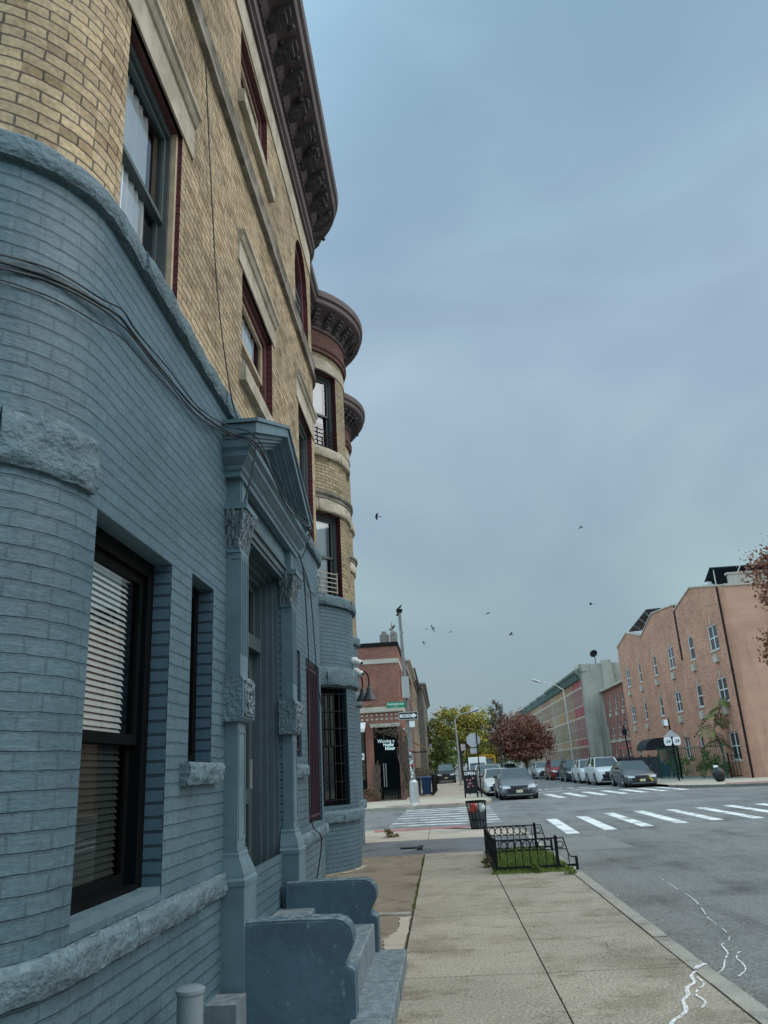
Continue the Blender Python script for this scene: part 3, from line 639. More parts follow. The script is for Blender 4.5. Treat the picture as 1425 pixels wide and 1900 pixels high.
# ---- stoop
m=MB()
def stepbox(m,x0,x1,y0,y1,z0,z1,nb=.012):
    m.prism([(x0,z0),(x1,z0),(x1,z1-nb),(x1-nb*.4,z1-nb*.3),(x1-nb,z1),(x0,z1)],'y',y0,y1)
stepbox(m,-1.45,-1.12,Y(7.2),Y(9.66),-.05,.47); stepbox(m,-1.12,-.64,Y(7.3),Y(9.66),-.05,.335); 
stepbox(m,-.64,-.40,Y(7.0),Y(8.35),-.1,.125); stepbox(m,-.64,-.395,Y(8.362),Y(9.72),-.1,.125)
m.box(-1.45,-.64,Y(7.3),Y(9.6),.0,.1)
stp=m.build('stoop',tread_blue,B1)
for y0,y1 in ((7.185,7.47),(9.60,9.90)):
    m=MB(); pr=[(-1.36,-.05),(-.612,-.05),(-.612,.37),(-.625,.385),(-.655,.40),(-.665,.42),(-.655,.445),(-.63,.48),(-.612,.53),(-.615,.575),(-.632,.615),(-.665,.645),(-.71,.66),(-1.0,.665),(-1.36,.66)]
    e=.02; pin=[(x if x<-1.3 else x-.012,z-.012 if z>.4 else z) for x,z in pr]
    m.prism(pr,'y',Y(y0)+e*.6,Y(y1)-e*.6); m.prism(pin,'y',Y(y0),Y(y1))
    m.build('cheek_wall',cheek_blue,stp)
m=MB(); m.box(-1.43,-1.24,4.90,5.14,-.05,.31); m.build('plinth',tread_blue,B1)
m=MB(); m.tube([(-1.24,4.05,-.05),(-1.24,4.05,.58)],.060,20); m.tube([(-1.24,4.05,.575),(-1.24,4.05,.59),(-1.24,4.05,.60)],[.068,.068,.05],20)
tag(m.build('vent_pipe',plain('painted_pipe',(.15,.19,.205),.4,var=.1,bs=.1),smooth=40),'short capped metal standpipe painted grey blue beside the stoop','pipe')
# ================================================================ BUILDINGS 2 and 3 : round towers
def tower(label,cx,cy,R,xf,ya,yb,anchor,g=True):
    tb=math.degrees(math.asin(1)) 
    a=math.degrees(math.acos(min(1,(xf-cx)/R)))
    pts=[(-12,ya),(xf,ya)]+arc(cx,cy,R,-a,a,26)+[(xf,yb),(-12,yb)]
    F=Path(pts); sa=F.s[2]; per=(F.s[2+26]-F.s[2])/(2*a)
    def sphi(p): return sa+(a-p)*per          # p degrees from street direction, positive towards the camera end
    B=thing('bow_fronted_rowhouse',label,'building',anchor)
    ops=[]
    for c in (40.5,-40.5):
        s0,s1=sphi(c+19.5),sphi(c-19.5)
        ops.append(dict(s0=s0,s1=s1,z0=1.0,z1=2.93,d=.12)); ops.append(dict(s0=s0,s1=s1,z0=4.55,z1=6.12,d=.12)); ops.append(dict(s0=s0,s1=s1,z0=7.42,z1=9.08,d=.12))
    m=MB(); wall(m,F,0,F.L,-.1,4.45,[o for o in ops if o['z0']<2],0); m.build('painted_wall',[painted,jamb_blue,smooth_blue],B)
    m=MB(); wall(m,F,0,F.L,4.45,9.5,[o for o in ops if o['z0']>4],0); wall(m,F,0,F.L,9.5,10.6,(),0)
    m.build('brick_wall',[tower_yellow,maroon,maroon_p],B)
    m=MB(); m.quad((-12,ya,10.55),(cx+.9,ya,10.55),(cx+.9,yb,10.55),(-12,yb,10.55)); m.build('roof',soffit_m,B)
    e0,e1=F.s[1]+.02,F.s[-2]-.02
    rockband(F,e0,e1,.74,.92,.07,.03,.05,B,'water_table',rock_blue,9,11,3)
    rockband(F,e0,e1,2.96,3.26,.07,.035,.05,B,'stone_lintel',rock_blue,9,12,3)
    rockband(F,e0,e1,4.36,4.54,.07,.03,.05,B,'belt_course',rock_blue,9,13,3)
    rockband(F,e0,e1,6.13,6.36,.05,.03,.05,B,'stone_lintel',stone,9,14,3)
    band(F,e0,e1,[(-.02,6.37),(.06,6.37),(.06,6.42),(.10,6.45),(.10,6.50),(-.02,6.52)],'string_course',stone_dirty,B)
    rockband(F,e0,e1,7.22,7.41,.07,.025,.05,B,'window_sill',stone,9,15,3)
    band(F,e0,e1,[(-.02,9.09),(.02,9.09),(.02,9.32),(-.02,9.32)],'lintel',stone,B)
    mr=brick('terracotta_frieze',(.16,.075,.06),(.12,.055,.045),(.07,.04,.035),bs=.3,bd=.004) if 'terracotta_frieze' not in MC else MC['terracotta_frieze']
    band(F,e0,e1,[(-.02,9.46),(.05,9.46),(.05,9.52),(.08,9.55),(.08,9.60),(.04,9.62),(.04,9.93),(-.02,9.93)],'frieze',mr,B)
    c_=band(F,e0,e1,[(-.03,9.93),(.07,9.93),(.07,9.99),(.11,10.02),(.13,10.10),(.34,10.27),(.40,10.28),(.42,10.31),(.42,10.39),(.46,10.42),(.47,10.50),(.47,10.55),(-.03,10.60)],'cornice',cornice_m,B)
    for k in range(24):
        q=e0+.15+(e1-e0-.3)*k/23; T=frame_at(F,q-.07,q+.07); m=MB()
        for i in range(6):
            t=i/5; m.obox(T,-.05,.05,9.99+.2*t*t,10.2+.03*t,.05,.07+.26*t)
        for _ in range(4): m.ball(T(random.uniform(-.15,.15),10.17,random.uniform(.14,.32)),random.uniform(.02,.04),5,4)
        m.build('modillion',soffit_m,c_,smooth=50)
    random.seed(int(cy))
    for o in ops:
        T=frame_at(F,o['s0'],o['s1'])
        if o['z0']<2:
            wf=window(B,T,T.u2,o['z0'],o['z1'],d=o['d'],fw=.06,fm=black,gm=glass_dark,depth=.1,blind=('shade',.02,.97,.0,.6),bcol=shade_m)
            m=MB(); h=T.u2-.02; 
            for k in range(8): u=-h+2*h*k/7; m.obox(T,u-.008,u+.008,1.03,2.9,-.05,-.034)
            for k in range(7): z=1.08+.29*k; m.obox(T,-h,h,z,z+.014,-.048,-.036)
            m.build('window_guard',iron,B)
        else:
            wf=window(B,T,T.u2,o['z0'],o['z1'],d=o['d'],fw=.07,fm=grey_sash,gm=glass,depth=.1,blind=('curtain',.02 if o['z0']<6 else .4,.98,.0,.86))
            if True:
                m=MB(); h=T.u2-.08
                for k in range(5): z=o['z0']+.1+.085*k; m.obox(T,-h,h,z,z+.016,-.06,-.045)
                for u in (-h,0,h-.015): m.obox(T,u,u+.015,o['z0']+.08,o['z0']+.48,-.062,-.043)
                m.build('child_guard',iron if o['z0']>6 else conc,B)
    return B,F,sphi
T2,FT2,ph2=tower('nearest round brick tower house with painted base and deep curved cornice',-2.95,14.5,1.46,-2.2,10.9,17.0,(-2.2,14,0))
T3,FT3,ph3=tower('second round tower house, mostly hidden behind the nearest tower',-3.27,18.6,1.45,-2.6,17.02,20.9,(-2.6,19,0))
# lamps and cameras on the nearest tower
for i,(y,x,z) in enumerate(((14.55,-1.49,3.0),(15.2,-1.67,3.05))):
    t=thing('gooseneck_lamp',('dark gooseneck wall lamp nearer the tower window','dark gooseneck wall lamp reaching furthest over the pavement')[i],'wall lamp',(x,y,z),group='gooseneck lamps on the tower')
    m=MB(); m.tube([(x-.02,y,z),(x+.06,y,z+.02)],.05,12); 
    pts=[(x,y,z)]+[(x+.13+.13*math.sin(math.radians(a-90)),y,z+.12+.17*math.sin(math.radians(a))) for a in range(0,181,20)]+[(x+.26,y,z-.02)]
    m.tube(pts,.014,8); m.build('arm',iron,t,smooth=60)
    m=MB(); m.tube([(x+.26,y,z-.0),(x+.26,y,z-.05),(x+.26,y,z-.09),(x+.26,y,z-.24),(x+.26,y,z-.25)],[.025,.05,.05,.13,.135],18,cap=False); m.build('lamp_shade',plain('grey_lamp_shade',(.05,.055,.06),.5,bs=0),t,smooth=50)
for i,(y,z) in enumerate(((14.35,3.45),(14.5,3.27))):
    t=thing('security_camera',('white dome camera, upper one on the tower wall','white dome camera, lower one just above the lamps')[i],'camera',(-1.49,y,z),group='white cameras on the tower wall')
    m=MB(); m.tube([(-1.52,y,z),(-1.44,y,z),(-1.41,y,z-.01)],[.07,.075,.06],16); m.build('mount',white,t,smooth=50)
    m=MB(); m.ball((-1.39,y,z-.03),.065,14,10,sc=(1.2,1,.9)); m.build('housing',white,t,smooth=60)
    m=MB(); m.ball((-1.335,y-.02,z-.045),.03,10,6); m.build('lens',black,t,smooth=60)
# ================================================================ GROUND
def groundmat(name,c,var,scale,spots=None,bs=.4,bd=.004,bscale=90,rough=.9,island=0,dirt=None,dirt2=None):
    m,nt,N,L,b=new_mat(name); setp(b,c,rough,spec=.25); v=coords(nt,False)
    _,o=noise_mix(nt,v,scale,tuple(k*(1-var) for k in c),tuple(k*(1+var) for k in c),.3,.7,8,.65)
    if spots: _,s_=noise_mix(nt,v,spots[0],(spots[1],)*3,(spots[2],)*3,.35,.65,3,.7); o=mul(nt,o,s_)
    if dirt: _,d=noise_mix(nt,v,dirt[0],dirt[1],(1,1,1),dirt[2],dirt[3],7,.7); o=mul(nt,o,d)
    if dirt2: _,d=noise_mix(nt,v,dirt2[0],dirt2[1],(1,1,1),dirt2[2],dirt2[3],7,.7,stretch=dirt2[4]); o=mul(nt,o,d)
    if island:
        g=N.new('ShaderNodeNewGeometry'); r=N.new('ShaderNodeValToRGB'); r.color_ramp.elements[0].color=(1-island,)*3+(1,); r.color_ramp.elements[1].color=(1+island*.4,1+island*.3,1+island*.2,1)
        L.new(g.outputs['Random Per Island'],r.inputs[0]); o=mul(nt,o,r.outputs[0])
    L.new(o,b.inputs['Base Color'])
    n=N.new('ShaderNodeTexNoise'); n.inputs['Scale'].default_value=bscale; n.inputs['Detail'].default_value=6; L.new(v,n.inputs[0]); bump(nt,b,n.outputs[0],bs,bd)
    MC[name]=m; return m
asphalt=groundmat('asphalt',(.168,.168,.160),.10,.35,(42,.58,1.38),bs=.5,bd=.004,bscale=160,dirt=(.45,(.66,.66,.66),.36,.50),dirt2=(.5,(.78,.78,.78),.38,.5,(3,.5,1)))
patch=groundmat('asphalt_patch',(.13,.135,.14),.15,1.0,(120,.8,1.2),bs=.6,bd=.006,bscale=120,dirt=(1.2,(.55,.55,.55),.36,.5))
slabm=groundmat('pavement_concrete',(.335,.295,.235),.16,.9,(50,.55,1.36),bs=.4,bd=.005,bscale=150,island=.14,dirt=(1.1,(.74,.72,.69),.38,.50),dirt2=(2.6,(.66,.64,.60),.36,.44,(.6,1.2,1)))
oldslab=groundmat('areaway_concrete',(.23,.185,.135),.15,1.3,(100,.7,1.2),bs=.6,bd=.006,bscale=110,island=.08,dirt=(1.5,(.6,.58,.54),.36,.48))
curbm=groundmat('kerb_concrete',(.32,.30,.26),.15,1.6,(90,.7,1.2),bs=.6,bd=.006,bscale=80,island=.12,dirt=(2.5,(.6,.6,.58),.36,.5))
newconc=groundmat('corner_concrete',(.40,.35,.285),.1,.7,(90,.85,1.1),bs=.3,bscale=100,dirt=(.8,(.75,.74,.7),.36,.5))
soilm=groundmat('joint_dirt',(.06,.055,.04),.3,20,bs=.5)
redramp=groundmat('ramp_red',(.36,.13,.12),.2,3,(60,.8,1.1))
paint=groundmat('road_paint',(.70,.71,.69),.08,3,(70,.70,1.1),bs=.4,dirt=(2.0,(.45,.45,.44),.40,.50),dirt2=(24,(.45,.45,.45),.30,.42,(1,1,1)))
faded=groundmat('faded_paint',(.30,.31,.31),.12,3,(60,.8,1.1),bs=.2,dirt=(6,(.5,.5,.5),.40,.55))
m=MB(); m.quad((-1500,-600,-.13),(1500,-600,-.13),(1500,2400,-.13),(-1500,2400,-.13)); tag(m.build('road',asphalt),kind='structure')
def poly_slab(m,pts,z,zb=-.2,mi=0):
    n=len(pts); m.add([(x,y,z) for x,y in pts]+[(x,y,zb) for x,y in pts],[tuple(range(n))]+[(i,n+i,n+(i+1)%n,(i+1)%n) for i in range(n)],mi)
# near block: base under everything, slabs on top, split kerb stones
def rrect(x0,x1,y0,y1): return [(x0,y0),(x1,y0),(x1,y1),(x0,y1)]
CORN=arc(-1.13,19.7,3.0,0,90,14)       # kerb face of the rounded corner
m=MB(); poly_slab(m,[(-60,-30),(1.72,-30),(1.72,19.6)]+[(x-.1,y-.1) for x,y in CORN[1:]]+[(-60,22.6)],-.022,-.2); tag(m.build('pavement_bed',soilm),kind='structure')
m=MB()
G=.006
rows=[-8,-5.5,-3,-.8,1.7,4.2,6.7,9.2,12.46]
def slab(m,x0,x1,y0,y1,z=0): poly_slab(m,rrect(x0+G,x1-G,y0+G,y1-G),z,-.03)
for a,b in zip(rows,rows[1:]):
    slab(m,-.43,.675,a,b); slab(m,.675,1.725,a,b)
slab(m,-.43,.66,12.46-.01,15.72)
tag(m.build('pavement',slabm),kind='structure')
m=MB()
for a,b in zip([-8,-4,0,2.6,4.4,5.9,7.6,8.7,10.3,12.1,15.7],[-4,0,2.6,4.4,5.9,7.6,8.7,10.3,12.1,15.7,15.7]):
    if b>a: slab(m,-3.2,-.445,a,b,-.004)
tag(m.build('areaway_paving',oldslab),kind='structure')
m=MB(); poly_slab(m,[(-6,15.735),(1.72,15.735),(1.72,18.78),(-6,18.78)],-.006,-.03); tag(m.build('utility_trench_patch',patch),kind='structure')
m=MB(); inner=[(x-.15*math.cos(math.radians(90*i/14)),y-.15*math.sin(math.radians(90*i/14))) for i,(x,y) in enumerate(CORN)]
poly_slab(m,[(-.42,18.8),(1.715,18.8)]+inner+[(-.42,22.54)],.0,-.03); poly_slab(m,[(-40,18.8),(-.435,18.8),(-.435,22.54),(-40,22.54)],.0,-.03); tag(m.build('corner_pavement',newconc),kind='structure')
m=MB()
y=-12
while y<19.6:
    y2=min(y+1.52,19.7); poly_slab(m,rrect(1.735,1.872+random.uniform(-.004,.004),y+.006,y2-.006),random.uniform(-.004,.004),-.2); y=y2
for i in range(14):
    a,b=CORN[i],CORN[i+1]; c,d=inner[i+1],inner[i]; poly_slab(m,[d,a,b,c],0.001,-.2)
for k in range(20): x1=-1.13-k*1.9; poly_slab(m,[(x1-1.89,22.55),(x1-.01,22.55),(x1-.01,22.7),(x1-1.89,22.7)],.001,-.2)
tag(m.build('kerb',curbm),kind='structure')
m=MB(); m.quad((-1.9,21.75,.006),(.9,21.9,.006),(.5,22.35,.006),(-1.9,22.4,.006)); tag(m.build('ramp_panel',redramp),kind='structure')
# tree pit
m=MB(); poly_slab(m,rrect(.69,1.72,12.5,15.15),.012,-.1); tag(m.build('soil_bed',soilm),kind='structure')
# far left block
FL=[(2.2,38.6)]+[(x,y) for x,y in arc(-.8,38.5,3,0,-90,10)[1:]]+[(-80,35.5)]
m=MB(); poly_slab(m,[(-80,200),(2.05,200),(2.05,38.6)]+[(x*1-.1,y+.12) for x,y in arc(-.8,38.5,3,0,-90,10)[1:]]+[(-80,35.62)],0,-.2); tag(m.build('far_pavement',newconc),kind='structure')
m=MB(); 
cc=arc(-.8,38.5,3,0,-90,10); ci=arc(-.8,38.5,2.85,0,-90,10)
for i in range(10): poly_slab(m,[ci[i],ci[i+1],cc[i+1],cc[i]],.012,-.2)
for k in range(40): poly_slab(m,rrect(2.05,2.2,38.5+4*k+.01,42.5+4*k-.01),.012,-.2)
for k in range(20): poly_slab(m,rrect(-.8-3*k-2.99,-.8-3*k-.01,35.5,35.65),.012,-.2)
tag(m.build('far_kerb',curbm),kind='structure')
m=MB(); m.quad((-1.2,35.75,.016),(.6,35.8,.016),(.9,36.4,.016),(-1.2,36.3,.016)); m.quad((-2.6,36.4,.016),(-1.4,36.4,.016),(-1.4,36.8,.016),(-2.6,36.7,.016)); tag(m.build('far_ramp_panel',redramp),kind='structure')
# far right block (cross street kerb runs slightly askew)
ar=arc(16.6,45.0,4.6,180,262,12)
m=MB(); poly_slab(m,[(12.0,200),(12.0,45)]+ar[1:]+[(120,31.0),(120,200)],0,-.2); tag(m.build('far_corner_pavement',newconc),kind='structure')
m=MB(); ai=arc(16.6,45.0,4.45,180,262,12)
for i in range(12): poly_slab(m,[ar[i],ar[i+1],ai[i+1],ai[i]],.012,-.2)
for k in range(36): poly_slab(m,rrect(12.0,12.15,45+4*k+.01,49+4*k-.01),.012,-.2)
tag(m.build('far_corner_kerb',curbm),kind='structure')
m=MB(); m.quad((14.0,42.1,.016),(17.4,41.0,.016),(17.6,41.9,.016),(14.4,43.0,.016)); m.quad((18.5,40.7,.016),(22,40.2,.016),(22,41.0,.016),(18.5,41.5,.016)); tag(m.build('corner_ramp_panel',redramp),kind='structure')
# near right block, out of the frame
m=MB(); poly_slab(m,[(14.5,-60),(60,-60),(60,22),(17,22),(14.5,19.5)],0,-.2); tag(m.build('opposite_pavement',newconc),kind='structure')
# road markings
def stripes(name,qs,mat=paint,z=-.126):
    m=MB()
    for q in qs: m.quad(*[(x,y,z) for x,y in q])
    return tag(m.build(name,mat),kind='structure')
qs=[]
ys=[25.25,26.45,27.7,29.0,30.5,32.0,33.4,34.7]
for i,y in enumerate(ys): w_=.50; qs.append([(-1.75+.02*i,y+.25),(1.68+.03*i,y-.10),(1.68+.03*i,y+w_-.10),(-1.75+.02*i,y+w_+.25)])
stripes('cross_street_crosswalk',qs,groundmat('worn_paint',(.55,.56,.55),.12,3,(50,.6,1.15),bs=.3,dirt=(1.8,(.40,.40,.40),.42,.52)))
bots=[20.0,20.55,20.98,21.39,21.8,21.7,21.7,21.7,21.7,21.7,21.7]; tops=[25.3,25.9,26.7,27.0,26.85,27.1,27.4,27.4,27.4,27.4,27.4]
stripes('near_crosswalk',[[(2.82+.985*k,bots[k]),(3.13+.985*k,bots[k]),(3.32+.985*k,tops[k]),(3.0+.985*k,tops[k])] for k in range(11)])
stripes('far_crosswalk',[[(5.35+1.04*k,39.3+.3*k),(5.75+1.04*k,39.3+.3*k),(5.72+1.04*k,44.9+.2*k),(5.28+1.04*k,44.9+.2*k)] for k in range(7)])
stripes('stop_line',[[(4.6,47.2),(11.4,50.2),(11.4,50.7),(4.6,47.7)]])
stripes('faded_marks',[[(3.1,36.2),(4.2,36.3),(4.2,36.5),(3.1,36.4)],[(3.2,35.0),(4.3,35.1),(4.3,35.3),(3.2,35.2)],[(5.4,36.3),(6.9,36.8),(6.9,37.0),(5.4,36.5)],[(5.6,37.9),(6.9,38.3),(6.9,38.5),(5.6,38.1)],[(9.0,37.5),(10.8,38.1),(10.8,38.3),(9.0,37.7)],[(-6,26.2),(-1.9,26.2),(-1.9,26.45),(-6,26.45)],[(-6,32.4),(-3.0,32.4),(-3.0,32.65),(-6,32.65)],[(13.5,38.3),(20,36.6),(20,36.9),(13.5,38.6)]],faded)
stp_t=thing('lane_lettering','white painted STOP lettering facing oncoming traffic on the road beyond the crosswalk','road marking',(7.4,52.4,-.126))
Tst=plane_T((7.3,52.6,-.126),(-1,0,0),(0,-1,0),(0,0,1)); text_part('letters','STOP',3.0,Tst,paint,stp_t,.0,sx=.52)
# white chalky streak over the kerb
m=MB(); random.seed(11)
def ribbon(pts,w_,z,jit=.012,gap=.0):
    P=[]; V=[Vector((p[0],p[1])) for p in pts]
    for i in range(len(V)-1):
        p0,p1,p2,p3=V[max(i-1,0)],V[i],V[i+1],V[min(i+2,len(V)-1)]
        for k in range(14):
            u=k/14; q=.5*((2*p1)+(p2-p0)*u+(2*p0-5*p1+4*p2-p3)*u*u+(3*p1-p0-3*p2+p3)*u**3); P.append((q.x,q.y))
    prev=None
    for i,p in enumerate(P):
        a=P[max(i-1,0)]; b=P[min(i+1,len(P)-1)]; dx,dy=b[0]-a[0],b[1]-a[1]; l=math.hypot(dx,dy); nx,ny=-dy/l,dx/l
        f=w_*(.85+.35*noise.noise(Vector((i*.13,w_*90,0)))+.25*noise.noise(Vector((i*.9,w_*90,3)))); o=jit*.5*noise.noise(Vector((i*.12,5,w_*50)))
        cur=((p[0]+nx*(f+o),p[1]+ny*(f+o),z),(p[0]-nx*(f-o),p[1]-ny*(f-o),z))
        if prev and noise.noise(Vector((i*.21,w_*333,gap*9)))>gap*1.2-.75: m.quad(prev[1],cur[1],cur[0],prev[0])
        prev=cur
ribbon([(1.18,5.1),(1.24,5.39),(1.38,5.6),(1.44,5.85),(1.50,5.95),(1.54,6.12),(1.63,6.25),(1.66,6.42),(1.73,6.55)],.017,.006)
ribbon([(1.50,5.66),(1.56,5.8),(1.55,5.95),(1.62,6.1),(1.68,6.2),(1.69,6.4)],.009,.006,.01,.35)
ribbon([(1.745,6.6),(1.80,6.68),(1.865,6.74)],.022,.008)
ribbon([(1.93,6.95),(2.08,7.1),(2.2,7.4),(2.3,7.62),(2.36,7.95)],.008,-.124,.02,.3); ribbon([(2.14,6.9),(2.28,7.15),(2.33,7.5),(2.44,7.7)],.007,-.124,.02,.3)
ribbon([(2.36,7.95),(2.55,8.3),(2.62,8.9),(2.68,9.4),(2.85,10.4),(2.9,11.4),(2.95,12.2)],.006,-.124,.03,.55)
sm_,snt,SN,SL,sb_=new_mat('spilled_paint'); setp(sb_,(.70,.70,.68),.8)
sv=coords(snt,False); sn=SN.new('ShaderNodeTexNoise'); sn.inputs['Scale'].default_value=70; sn.inputs['Detail'].default_value=5; sn.inputs['Roughness'].default_value=.7; SL.new(sv,sn.inputs[0])
sr=SN.new('ShaderNodeMapRange'); sr.inputs[1].default_value=.42; sr.inputs[2].default_value=.48; SL.new(sn.outputs[0],sr.inputs[0]); SL.new(sr.outputs[0],sb_.inputs['Alpha'])
tag(m.build('spilled_paint_streak',sm_),kind='structure')
# ================================================================ FAR BUILDINGS
sash_w=plain('white_window_frame',(.62,.62,.60),.6,var=.05,bs=0)
pane_d=plain('dark_pane',(.022,.028,.034),.25,var=.2,bs=0,spec=.35)
def simple_window(parent,T,hw,z0,z1,d=.12,fm=None,fw=.07,two=False,sillm=None,ac=None,key=None,name='window',pm=None):
    f=MB(); fm=fm or sash_w
    f.obox(T,-hw,-hw+fw,z0,z1,-d-.05,-d+.03); f.obox(T,hw-fw,hw,z0,z1,-d-.05,-d+.03); f.obox(T,-hw+fw,hw-fw,z1-fw,z1,-d-.05,-d+.03); f.obox(T,-hw+fw,hw-fw,z0,z0+fw,-d-.05,-d+.03)
    zm=(z0+z1)/2; f.obox(T,-hw+fw,hw-fw,zm-.03,zm+.03,-d-.05,-d+.02)
    if two: f.obox(T,-.035,.035,z0+fw,z1-fw,-d-.05,-d+.025)
    w_=f.build(name,fm,parent)
    g=MB(); g.quad(T(-hw+fw*.5,z0+fw*.5,-d-.01),T(hw-fw*.5,z0+fw*.5,-d-.01),T(hw-fw*.5,z1-fw*.5,-d-.01),T(-hw+fw*.5,z1-fw*.5,-d-.01)); g.build('pane',pm or pane_d,w_)
    if sillm: g=MB(); g.obox(T,-hw-.06,hw+.06,z0-.09,z0-.002,-.05,.06); g.build('sill',sillm,w_)
    if key: g=MB(); g.prism([(0,0)]*3,'x',0,0) if False else g.obox(T,-.07,.07,z1+.03,z1+.48,-.02,.05); g.build('keystone',key,w_)
    if ac:
        g=MB(); g.obox(T,-.32,.32,z0-.78,z0-.30,-.02,.16); g.build('air_conditioner_sleeve',conc,w_)
    return w_
def ops_for(F,segs,rows):
    return [dict(s0=s-w/2,s1=s+w/2,z0=a,z1=b,d=.12) for (s,w) in segs for (a,b) in rows]
# ---- brown brick apartment house with sawtooth parapet
BR=thing('apartment_house','brown brick apartment house with a sawtooth parapet and wall air conditioners','building',(18,60,0))
FB=Path([(34,78),(18,78),(18,49),(60,49)])
def by(y): return 16+(78-y)
cols=[(75.3,1.5),(70.8,.85),(65.7,.95),(61.0,1.45),(55.95,1.1),(51.35,1.7)]
ops=[]
for y,w_ in cols:
    for (a,b) in ((7.72,9.32),(4.52,5.98)): ops.append(dict(s0=by(y)-w_/2,s1=by(y)+w_/2,z0=a,z1=b,d=.07))
for y,w_,a,b in ((75.2,1.1,1.0,2.5),(60.7,1.4,1.2,2.7),(57.3,.9,1.2,2.7),(51.1,1.7,1.0,2.65),(65.0,1.3,-.05,2.1)): ops.append(dict(s0=by(y)-w_/2,s1=by(y)+w_/2,z0=a,z1=b,d=.12))
m=MB(); wall(m,FB,0,45.0,-.1,11.1,ops,0,0,0)
prof_t=[(78,11.72),(73.5,12.46),(68.45,11.38),(64.3,12.53),(58.5,12.05),(58.3,11.62),(54.03,12.39),(49,11.38)]
m.add([(18,y,11.1) for y,z in prof_t]+[(18,y,z) for y,z in prof_t]+[(18.3,y,11.1) for y,z in prof_t]+[(18.3,y,z) for y,z in prof_t],
      [(i,i+1,8+i+1,8+i) for i in range(7)]+[(16+i,24+i,24+i+1,16+i+1) for i in range(7)],0,
      [[(by(prof_t[i][0]),11.1),(by(prof_t[i+1][0]),11.1),(by(prof_t[i+1][0]),prof_t[i+1][1]),(by(prof_t[i][0]),prof_t[i][1])] for i in range(7)]+[[(0,0),(0,1),(1,1),(1,0)]]*7)
m.build('street_wall',brown_brick,BR)
m=MB(); wall(m,FB,45.0,FB.L,-.1,11.35,(),0); m.build('side_wall',stucco,BR)
m=MB()
for i in range(7):
    (y0,z0),(y1,z1)=prof_t[i],prof_t[i+1]
    if abs(y0-y1)<.5: continue
    m.add([(17.93,y0,z0),(17.93,y1,z1),(17.93,y1,z1+.1),(17.93,y0,z0+.1),(18.36,y0,z0),(18.36,y1,z1),(18.36,y1,z1+.1),(18.36,y0,z0+.1)],[(0,1,2,3),(7,6,5,4),(3,2,6,7),(0,4,5,1),(0,3,7,4),(1,5,6,2)])
m.box(18.4,34,48.93,49.3,11.35,11.5); m.box(19.2,34,50.0,50.3,11.5,12.3); m.box(19.1,34,49.95,50.35,12.3,12.42)
m.build('coping',conc,BR)
m=MB(); m.quad((18.3,49.3,11.2),(34,49.3,11.2),(34,78,11.2),(18.3,78,11.2)); m.build('roof',soffit_m,BR)
m=MB(); m.tube([(17.93,48.93,0),(17.93,48.93,11.3)],.07,8); m.build('downpipe',iron,BR); m=MB(); m.box(17.96,18.02,58.2,58.5,8,11.6); m.build('gutter_stain_pipe',iron,BR)
for o in ops:
    T=frame_at(FB,o['s0'],o['s1'])
    if o['z0']<0:
        m=MB(); m.obox(T,-.5,.5,-.05,2.0,-.11,-.07); m.build('door',door_blue,BR); continue
    simple_window(BR,T,T.u2,o['z0'],o['z1'],d=o['d'],two=T.u2>.65,sillm=conc,ac=o['z0']>3,key=conc)
m=MB()
ar_=[(1.9,.0)]+[(1.9+1.0*math.sin(math.radians(a)),1.35*(1-math.cos(math.radians(a)))) for a in range(0,91,15)]
m.prism([(18.0,1.95),(15.7,1.95)]+[(15.7+.9*(1-math.cos(math.radians(a))),1.95+.85*math.sin(math.radians(a))) for a in range(0,91,15)]+[(18.0,2.85)],'y',63.6,66.6); m.build('entrance_canopy',plain('canopy_cloth',(.015,.017,.02),.8,bs=.1),BR,smooth=40)
solarm=plain('solar_cells',(.02,.035,.05),.25,var=.2,bs=0)
for i,(loc,lab) in enumerate((((18.9,71.6,12.45),'tilted solar array overhanging the far gable of the brown apartment house'),((22.5,55,12.9),'solar array on the roof nearest the right picture edge'))):
    t=thing('solar_array',lab,'solar panels',loc,group='rooftop solar arrays'); x,y,z=loc
    m=MB()
    if i==0:
        for a in range(3):
            for b in range(2): 
                x0=x-.5+b*1.35; y0=y-4.4+a*2.4; dz=lambda yy:(y+5-yy)*.10
                m.add([(x0,y0,z+dz(y0)),(x0+1.25,y0,z+dz(y0)+.05),(x0+1.25,y0+2.3,z+dz(y0+2.3)+.05),(x0,y0+2.3,z+dz(y0+2.3))]+[(x0,y0,z+dz(y0)+.06),(x0+1.25,y0,z+dz(y0)+.11),(x0+1.25,y0+2.3,z+dz(y0+2.3)+.11),(x0,y0+2.3,z+dz(y0+2.3)+.06)],[(3,2,1,0),(4,5,6,7),(0,1,5,4),(1,2,6,5),(2,3,7,6),(3,0,4,7)])
    else:
        for a in range(6):
            x0=x-3.3+a*2.1; m.add([(x0,y-2,z+.55),(x0+2,y-2,z+.55),(x0+2,y,z-.35),(x0,y,z-.35),(x0,y-2,z+.61),(x0+2,y-2,z+.61),(x0+2,y,z-.29),(x0,y,z-.29)],[(3,2,1,0),(4,5,6,7),(0,1,5,4),(1,2,6,5),(2,3,7,6),(3,0,4,7)])
    m.build('panel',solarm,t)
    m=MB()
    for k in range(5):
        if i==0: yk=y-4+2.1*k; m.tube([(x+1.1,yk,z-1.1),(x+1.1,yk,z+.05+(y+5-yk)*.1)],.04,6); m.tube([(x+1.1,yk,z-.9),(x-.6,yk,z+(y+5-yk)*.1)],.03,6)
        else: xk=x-3+2.2*k; m.tube([(xk,y-1.8,z-1.6),(xk,y-1.8,z+.45)],.04,6); m.tube([(xk,y-.2,z-1.6),(xk,y-.2,z-.3)],.04,6)
    m.build('frame',chrome,t)
